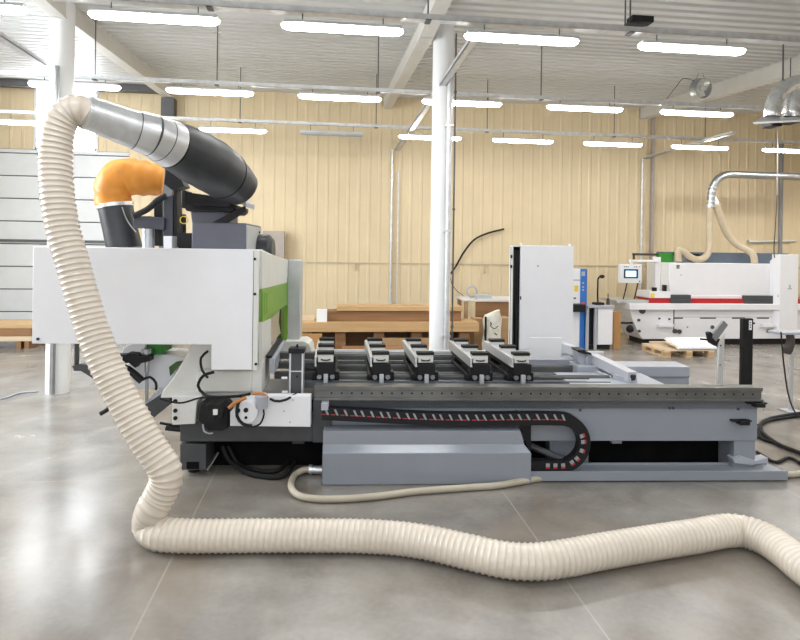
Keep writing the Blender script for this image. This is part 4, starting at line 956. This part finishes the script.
t.part('hood_window', MB().box(B(744.5, 300).x, B(772.5, 300).x, YB-.02, YB+.1, zz0-.01, zz1-.01).box(B(746, 300).x, B(771, 300).x, YB-.03, YB+.1, zz0+.10, zz0+.12), 'darkgrey', bevel=.006)
mb = MB(); wbox(mb, 651, 293.3, 654.5, 297.5, YB+.005, YB+.03); t.part('warning_sign', mb, 'yellow')
q0 = B(678, 266.5, .1)
mb = MB()
for k in range(3): mb.box(q0.x-.035, q0.x+.035, YB+.092, YB+.102, q0.z-.045+k*.03, q0.z-.025+k*.03)
t.part('emblem', mb, 'darkgrey', hd)
q = B(681, 275, .1); t.part('lock', MB().cyl((q.x, YB+.09, q.z), (q.x, YB+.11, q.z), .014, n=8), 'steel', hd)
mb = MB(); wbox(mb, 654, 287.5, 657, 291.3, YB+.1, YB+.2); wbox(mb, 664.3, 285, 666.8, 291.3, YB+.05, YB+.15); t.part('black_knobs', mb, 'black', bevel=.006)
# control panel on a swing arm
mb = MB(); wbox(mb, 655, 257, 660.5, 291, YB+.15, YB+.27); wbox(mb, 631, 259.8, 660, 262, YB+.1, YB+.2); wbox(mb, 631, 260, 633, 266, YB+.1, YB+.16); t.part('swing_arm', mb, 'white', bevel=.006)
cpnl = t.part('control_panel', wbox(MB(), 620.5, 264.3, 641.8, 283, YB-.02, YB+.1), 'white', bevel=.008)
t.part('screen_frame', wbox(MB(), 624, 269.2, 638, 278.3, YB-.028, YB-.018), 'screenframe', cpnl)
t.part('screen', wbox(MB(), 625.7, 270.8, 636.2, 276.8, YB-.032, YB-.027), 'screen', cpnl)
mb = MB()
for px in (624.5, 626.2, 628, 634.5, 636.5, 639.5): q = B(px, 266.8, -.02); mb.cyl((q.x, YB-.028, q.z), (q.x, YB-.018, q.z), .012, n=8)
q = B(639.5, 281.3, -.02); mb.cyl((q.x, YB-.03, q.z), (q.x, YB-.018, q.z), .015, n=8)
t.part('panel_buttons', mb, 'darkgrey', cpnl)
mb = MB()
for px in (623, 634): mb.tube([B(px, 300, .3), B(px+2, 292, .25), B(px+4, 283, .2)], .014, 6)
t.part('cables', mb, 'rubber')
# white cabinet closing the right end
c0_, c1_ = B(780, 300, -.14).x, B(798, 300, -.14).x
zc1 = B(790, 254.5, -.14).z
mb = MB().box(c0_, c1_, YB-.14, YB+.12, .30, zc1)
mb.prism([V((c0_, YB-.13, .3)), V((c0_, YB-.13, zc1-.02)), V((c0_-.07, YB-.05, zc1-.16)), V((c0_-.07, YB-.05, .3))], (0, .15, 0))
t.part('end_cabinet', mb, 'white', bevel=.006)
q = B(789.5, 287, -.14); t.part('cabinet_latch', MB().box(q.x-.015, q.x+.015, YB-.155, YB-.13, q.z-.05, q.z+.05).box(q.x-.05, q.x+.05, YB-.152, YB-.13, q.z-.05, q.z-.03), 'plategrey')
t.part('drop_cable', MB().tube([W(778, 180, Y=YB), W(775.5, 225, Y=YB), W(774, 250, Y=YB), W(776, 265, Y=YB), W(779.5, 283, Y=YB-.1), W(778, 297, Y=YB-.1)], .012, 6), 'darkgrey')
single('wood_board', MB().box(B(784, 340, .3).x, B(815, 340, .3).x, YB-.5, YB-.3, .0, .16), 'birch', 'short pale board on floor below white end cabinet of bander', 'board', 'wood boards behind the machine')
# galvanised pipe and hoses feeding the bander
YP = 12.9
t = Thing('exhaust_pipe', 'galvanised exhaust pipe elbow with two outlets above the edge bander', 'pipe', W(760, 180, Y=YP))
t.part('pipe', MB().tube([W(850, 168, Y=YP), W(812, 173, Y=YP), W(800, 176.5, Y=YP), W(785, 176, Y=YP), W(760, 175.5, Y=YP), W(738, 174.5, Y=YP), W(726, 175, Y=YP), W(717, 180, Y=YP), W(712, 190, Y=YP), W(710.5, 204, Y=YP)], .085, 20), 'steel', ang=60)
mb = MB()
for py in (187, 191, 196, 201, 206): mb.cyl(W(712.3-(py-187)*.12, py, Y=YP), W(712.2-(py-187)*.12, py+1, Y=YP), .10, n=20)
mb.cyl(W(710.5, 203, Y=YP), W(710, 208, Y=YP), .075, n=20); mb.cyl(W(713, 196, Y=YP), W(716.5, 204, Y=YP-.05), .06, n=16)
t.part('collars', mb, 'silver')
single('bander_hose', MB().tube([W(710, 208, Y=YP), W(709.5, 225, Y=YP), W(709.5, 245, Y=YP-.05), W(706, 256, Y=YP-.1), W(698, 259.5, Y=YP-.15), W(690, 257, Y=YP-.2), W(683, 251.5, Y=YP-.2), W(678.5, 251, Y=YP-.2), W(678, 262, Y=YP-.2)], .075, 14), 'tanhose', 'tan hose hanging straight then looping left onto the bander hood', 'hose', ang=180)
single('bander_hose', MB().tube([W(716.5, 204, Y=YP-.05), W(720, 216, Y=YP-.05), W(726, 232, Y=YP-.05), W(735, 243, Y=YP-.1), W(746, 249.5, Y=YP-.2), W(753, 255, Y=YP-.3), W(754.8, 264, Y=YP-.35)], .075, 14), 'tanhose', 'tan hose sweeping right from exhaust pipe down to bander hood', 'hose', ang=180)
single('wall_tube', MB().tube([W(749, 239, Y=YW-.06), W(749.5, 241.5, Y=YW-.06), W(753, 241.5, Y=YW-.06), W(795, 241, Y=YW-.06)], .03, 8), 'offwhite', 'pale tube fixed low on wall above right end of bander', 'tube')
single('hanging_cable', MB().tube([W(777.6, 127, Y=10.2), W(777.5, 160, Y=10.2), W(777, 195, Y=10.2)], .008, 6), 'galv', 'thin pale pull cord hanging from the aluminium hood', 'cord')
# pallet with white panels
p0 = W(665, 357.5, Z=0); plen = 1.02; pdep = .86
t = Thing('pallet', 'low wooden pallet on floor before the white edge bander', 'pallet', (p0.x+plen/2, p0.y+pdep/2, 0))
for i in range(5):
    y = p0.y+i*(pdep-.1)/4; t.part('deck_board', MB().box(p0.x, p0.x+plen, y, y+.12, .118, .14), 'palewood', bevel=.003)
for x in (p0.x, p0.x+plen/2-.06, p0.x+plen-.12):
    t.part('runner', MB().box(x, x+.12, p0.y, p0.y+pdep, 0, .022).box(x, x+.12, p0.y, p0.y+pdep, .096, .118), 'palewood', bevel=.003)
    for y in (p0.y, p0.y+pdep/2-.06, p0.y+pdep-.14): t.part('block', MB().box(x, x+.12, y, y+.14, .022, .096), 'birch', bevel=.003)
t = Thing('panel_stack', 'white sheet panels lying on the low wooden pallet', 'panels', (p0.x+plen/2, p0.y+pdep/2, .14))
q0, q1 = W(678, 350, Z=.18), W(716, 350, Z=.18); qb = W(700, 338, Z=.18)
fz0, fz1, yk0, yk1 = .155, .235, p0.y-.01, p0.y+.78
for dz_ in (0, .02):
    q_ = [W(678+dz_*50, 349.5, Y=yk0), W(717, 349.5, Y=yk0), W(705, 338.5, Y=yk1), W(664+dz_*80, 338.5, Y=yk1)]
    for v_, z_ in zip(q_, (fz0, fz0, fz1, fz1)): v_.z = z_+dz_
    t.part('panel', MB().prism(q_, (0, 0, .018)), 'paper', bevel=.002)
t.part('bearer', MB().box(p0.x+.1, p0.x+.9, yk1-.1, yk1-.02, .141, .20), 'palewood')
t.part('edge_strip', MB().bar(W(665, 341.5, Y=p0.y+.5), W(680, 348.5, Y=p0.y+.02), .04, .02), 'palewood')
# posts beyond the bed
Yp = 6.55
def PP(px, py): return W(px, py, Y=Yp)
a, b = PP(741.5, 388), PP(752.6, 388); zt3 = PP(748, 318.5).z
t = Thing('black_post', 'black upright sensor post with white sticker beyond right end of bed', 'post', ((a.x+b.x)/2, Yp+.06, 0))
t.part('post', MB().box(a.x, b.x, Yp, Yp+.05, .01, zt3), 'black', bevel=.008); t.part('foot_plate', MB().box(a.x-.05, b.x+.05, Yp-.05, Yp+.1, 0, .01), 'black')
t.part('sticker', wbox(MB(), 749, 320.5, 751.8, 330, Yp-.003, Yp+.005), 'paper')
mb = MB()
for k in range(3): wbox(mb, 749.8, 322+2.4*k, 751, 323.2+2.4*k, Yp-.0045, Yp)
t.part('sticker_print', mb, 'darkgrey')
t.part('side_knob', MB().cyl((b.x, Yp+.025, zt3-.06), (b.x+.03, Yp+.025, zt3-.06), .012, n=8), 'black')
a, b = PP(716.5, 388), PP(722.6, 340)
t = Thing('sensor_stand', 'light grey stand with tilted grey box left of the black post', 'stand', (a.x+.03, Yp+.06, 0))
xs1 = PP(719, 388).x
t.part('post', MB().prism([V((xs1-.035, Yp, .01)), V((xs1+.035, Yp, .01)), V((PP(725, 333).x, Yp, PP(725, 333).z)), V((PP(719, 343).x, Yp, PP(719, 345).z))], (0, .03, 0)), 'alu', bevel=.004)
t.part('foot_plate', MB().box(xs1-.09, xs1+.09, Yp-.05, Yp+.13, 0, .01), 'plategrey')
t.part('tilted_box', MB().prism([PP(711.5, 336), PP(724, 320.5), PP(728.5, 325), PP(716, 342)], (0, .04, 0)), 'midgrey', bevel=.006)
mb = MB().prism([PP(708.5, 333), PP(711, 332), PP(713, 334.5), PP(712, 338), PP(717, 342), PP(717, 346.5), PP(711, 343), PP(709.5, 338)], (0, .06, 0)); mb.bar(PP(700.5, 339), PP(711, 340), .02, .02)
t.part('clamp', mb, 'black'); q = PP(720.5, 345.5); t.part('screw', MB().cyl((q.x, Yp-.006, q.z), (q.x, Yp+.01, q.z), .01, n=8).cyl((PP(720, 365).x, Yp-.006, PP(720, 365).z), (PP(720, 365).x, Yp+.01, PP(720, 365).z), .008, n=8), 'darkgrey')
# stand with hand tool at the right edge
zs = 1.03; s0 = W(778, 332, Z=zs); Ys = s0.y
q = W(790.5, 413, Y=Ys)
t = Thing('tool_stand', 'slim grey stand with narrow shelf at right edge of photo', 'stand', (W(791, 412, Z=0).x, Ys, 0))
t.part('shelf', MB().box(s0.x, s0.x+1.2, Ys-.05, Ys+.18, zs-.03, zs), 'plategrey', bevel=.004)
xx = W(791, 380, Y=Ys+.1).x
t.part('post', MB().box(xx-.02, xx+.02, Ys+.08, Ys+.12, .01, zs-.03), 'alu'); t.part('base_plate', MB().box(xx-.1, xx+.1, Ys, Ys+.2, 0, .012), 'plategrey')
t.part('second_leg', MB().box(s0.x+1.1, s0.x+1.14, Ys+.1, Ys+.14, 0, zs-.03), 'alu')
xg = W(789.5, 345, Y=Ys-.02).x
single('hand_tool', MB().tube([(xg+.02, Ys, zs-.034), (xg+.03, Ys, zs-.12), (xg, Ys, zs-.22), (xg-.02, Ys, zs-.27)], [.045, .05, .055, .045], 14).box(xg-.06, xg-.01, Ys-.03, Ys+.02, zs-.27, zs-.2), 'brown_plastic', 'dark brown hand tool hanging below the shelf of slim stand', 'tool')
single('stand_cable', MB().tube([W(781, 332, Y=Ys-.06), W(782, 345, Y=Ys-.06), W(784.5, 370, Y=Ys-.06), W(788.5, 395, Y=Ys-.08), W(795, 412, Y=Ys-.2), W(806, 421, Z=.02)], .010, 6), 'rubber', 'black cord hanging from the slim stand to the floor', 'cord', ang=180)
# cables on the floor at the right
for i, (pts, r, lab) in enumerate((([(757, 452), (775, 462), (790, 458), (812, 470)], .016, 'black floor cable running nearest the bed end'),
                                  ([(812, 411), (795, 414), (772, 418), (761, 424), (763, 433), (778, 444), (795, 451), (815, 458)], .022, 'thick black floor cable in wide loop right of bed'),
                                  ([(812, 415), (790, 417), (768, 421), (759, 428), (762, 438), (775, 443)], .016, 'black floor cable forming the inner loop right of bed'),
                                  ([(757, 437), (766, 440), (774, 442)], .012, 'short black cable between bed end and floor loop'))):
    single('floor_cable', MB().tube([W(a, b, Z=r+.002+.0*i) for a, b in pts], r, 8), 'rubber', lab, 'cable', 'black cables on the floor right of the bed', ang=180)
single('floor_cable', MB().tube([W(-15, 402, Z=.01), W(5, 398, Z=.01), W(20, 393, Z=.01), W(38, 391.5, Z=.01)], .010, 6), 'plategrey', 'thin grey cord on floor near the left white column', 'cord', ang=180)
# boards by the sectional door
Yl = 12.3
zsup = .12
for i, (y0, y1, x1, m, lab) in enumerate(((336.5, 341.5, 31.5, 'palewood', 'pale weathered board at bottom of pile by sectional door'), (328.5, 336.5, 30, 'brownwood', 'thick brown board in middle of pile by sectional door'), (325, 328.5, 32, 'birch', 'thin tan board on top of pile by sectional door'))):
    a = W(-40, y1, Y=Yl).x; b = W(x1+i*.5, y1, Y=Yl).x
    z1 = W(20, y0, Y=Yl).z; z0 = W(20, y1, Y=Yl).z
    single('wood_board', MB().box(a, b, Yl, Yl+.9, z0+.003, z1), m, lab, 'board', 'boards by the sectional door', bevel=.004)
zlow = W(20, 341.5, Y=Yl).z
for i, px in enumerate((18, 26), 1):
    x = W(px, 345, Y=Yl).x; single('timber_block', MB().box(x-.04, x+.04, Yl+.02, Yl+.85, 0, zlow+.002), 'brownwood', ('hidden timber bearer under left end of the door boards', 'timber bearer under middle of the boards by sectional door', 'timber bearer under right end of boards by sectional door')[i], 'timber', 'bearers under the door boards')

# ================================================================ LIGHT
sc = bpy.context.scene
w = bpy.data.worlds.new('world'); sc.world = w; w.use_nodes = True
w.node_tree.nodes['Background'].inputs[0].default_value = (.9, .95, 1, 1); w.node_tree.nodes['Background'].inputs[1].default_value = .6
def area(name, loc, size, size_y, energy, direction, color=(1, 1, 1)):
    l = bpy.data.lights.new(name, 'AREA'); l.shape = 'RECTANGLE'; l.size = size; l.size_y = size_y; l.energy = energy; l.color = color
    o = bpy.data.objects.new(name, l); COL.objects.link(o); o.location = loc
    o.rotation_euler = V(direction).to_track_quat('-Z', 'Y').to_euler(); return o
for y in (3.3, .3, -2.7, -5.6):                                     # the tube lights of the rows behind the camera
    for k in range(8): area('tube_lamp', (-7+k*2.6, y, 4.25), 1.27, .15, 25, (0, 0, -1), (.93, .965, 1))
for (y, xs) in ((6.3, (5.6, 7.6, 9.6, 11.6, -6.2)), (9.27, (8.4, 10.3, 12.2)), (11.95, (10.7, 12.5))):   # the same rows beyond the frame
    for x in xs: area('tube_lamp', (x, y, 4.25), 1.27, .15, 32, (0, 0, -1), (1, .99, .97))
area('daylight_left', (XL+.05, 6.5, 2.4), 3.4, 9.0, 2000, (1, 0, -.3), (.86, .93, 1)).rotation_euler.rotate_axis('Z', 0)
area('daylight_behind', (-3, YF+.05, 2.6), 12.0, 3.0, 400, (0, 1, -.05), (.80, .885, 1))
cam = bpy.data.cameras.new('camera'); co = bpy.data.objects.new('camera', cam); COL.objects.link(co)
cam.sensor_fit = 'HORIZONTAL'; cam.sensor_width = 36; cam.lens = FPX*36/800; cam.shift_y = -(320-HOR)/800
cam.clip_end = 100; cam.clip_start = .05
R = Matrix((cr, cu, -cF)).transposed()
co.matrix_world = Matrix.Translation(CAM) @ R.to_4x4()
sc.camera = co
vs_ = sc.view_settings; vs_.view_transform = 'Standard'; vs_.look = 'None'; vs_.gamma = 1; vs_.use_curve_mapping = False; vs_.exposure = -0.1
sc.cycles.use_denoising = True; sc.cycles.max_bounces = 8; sc.cycles.diffuse_bounces = 5
sc.cycles.sample_clamp_indirect = 8
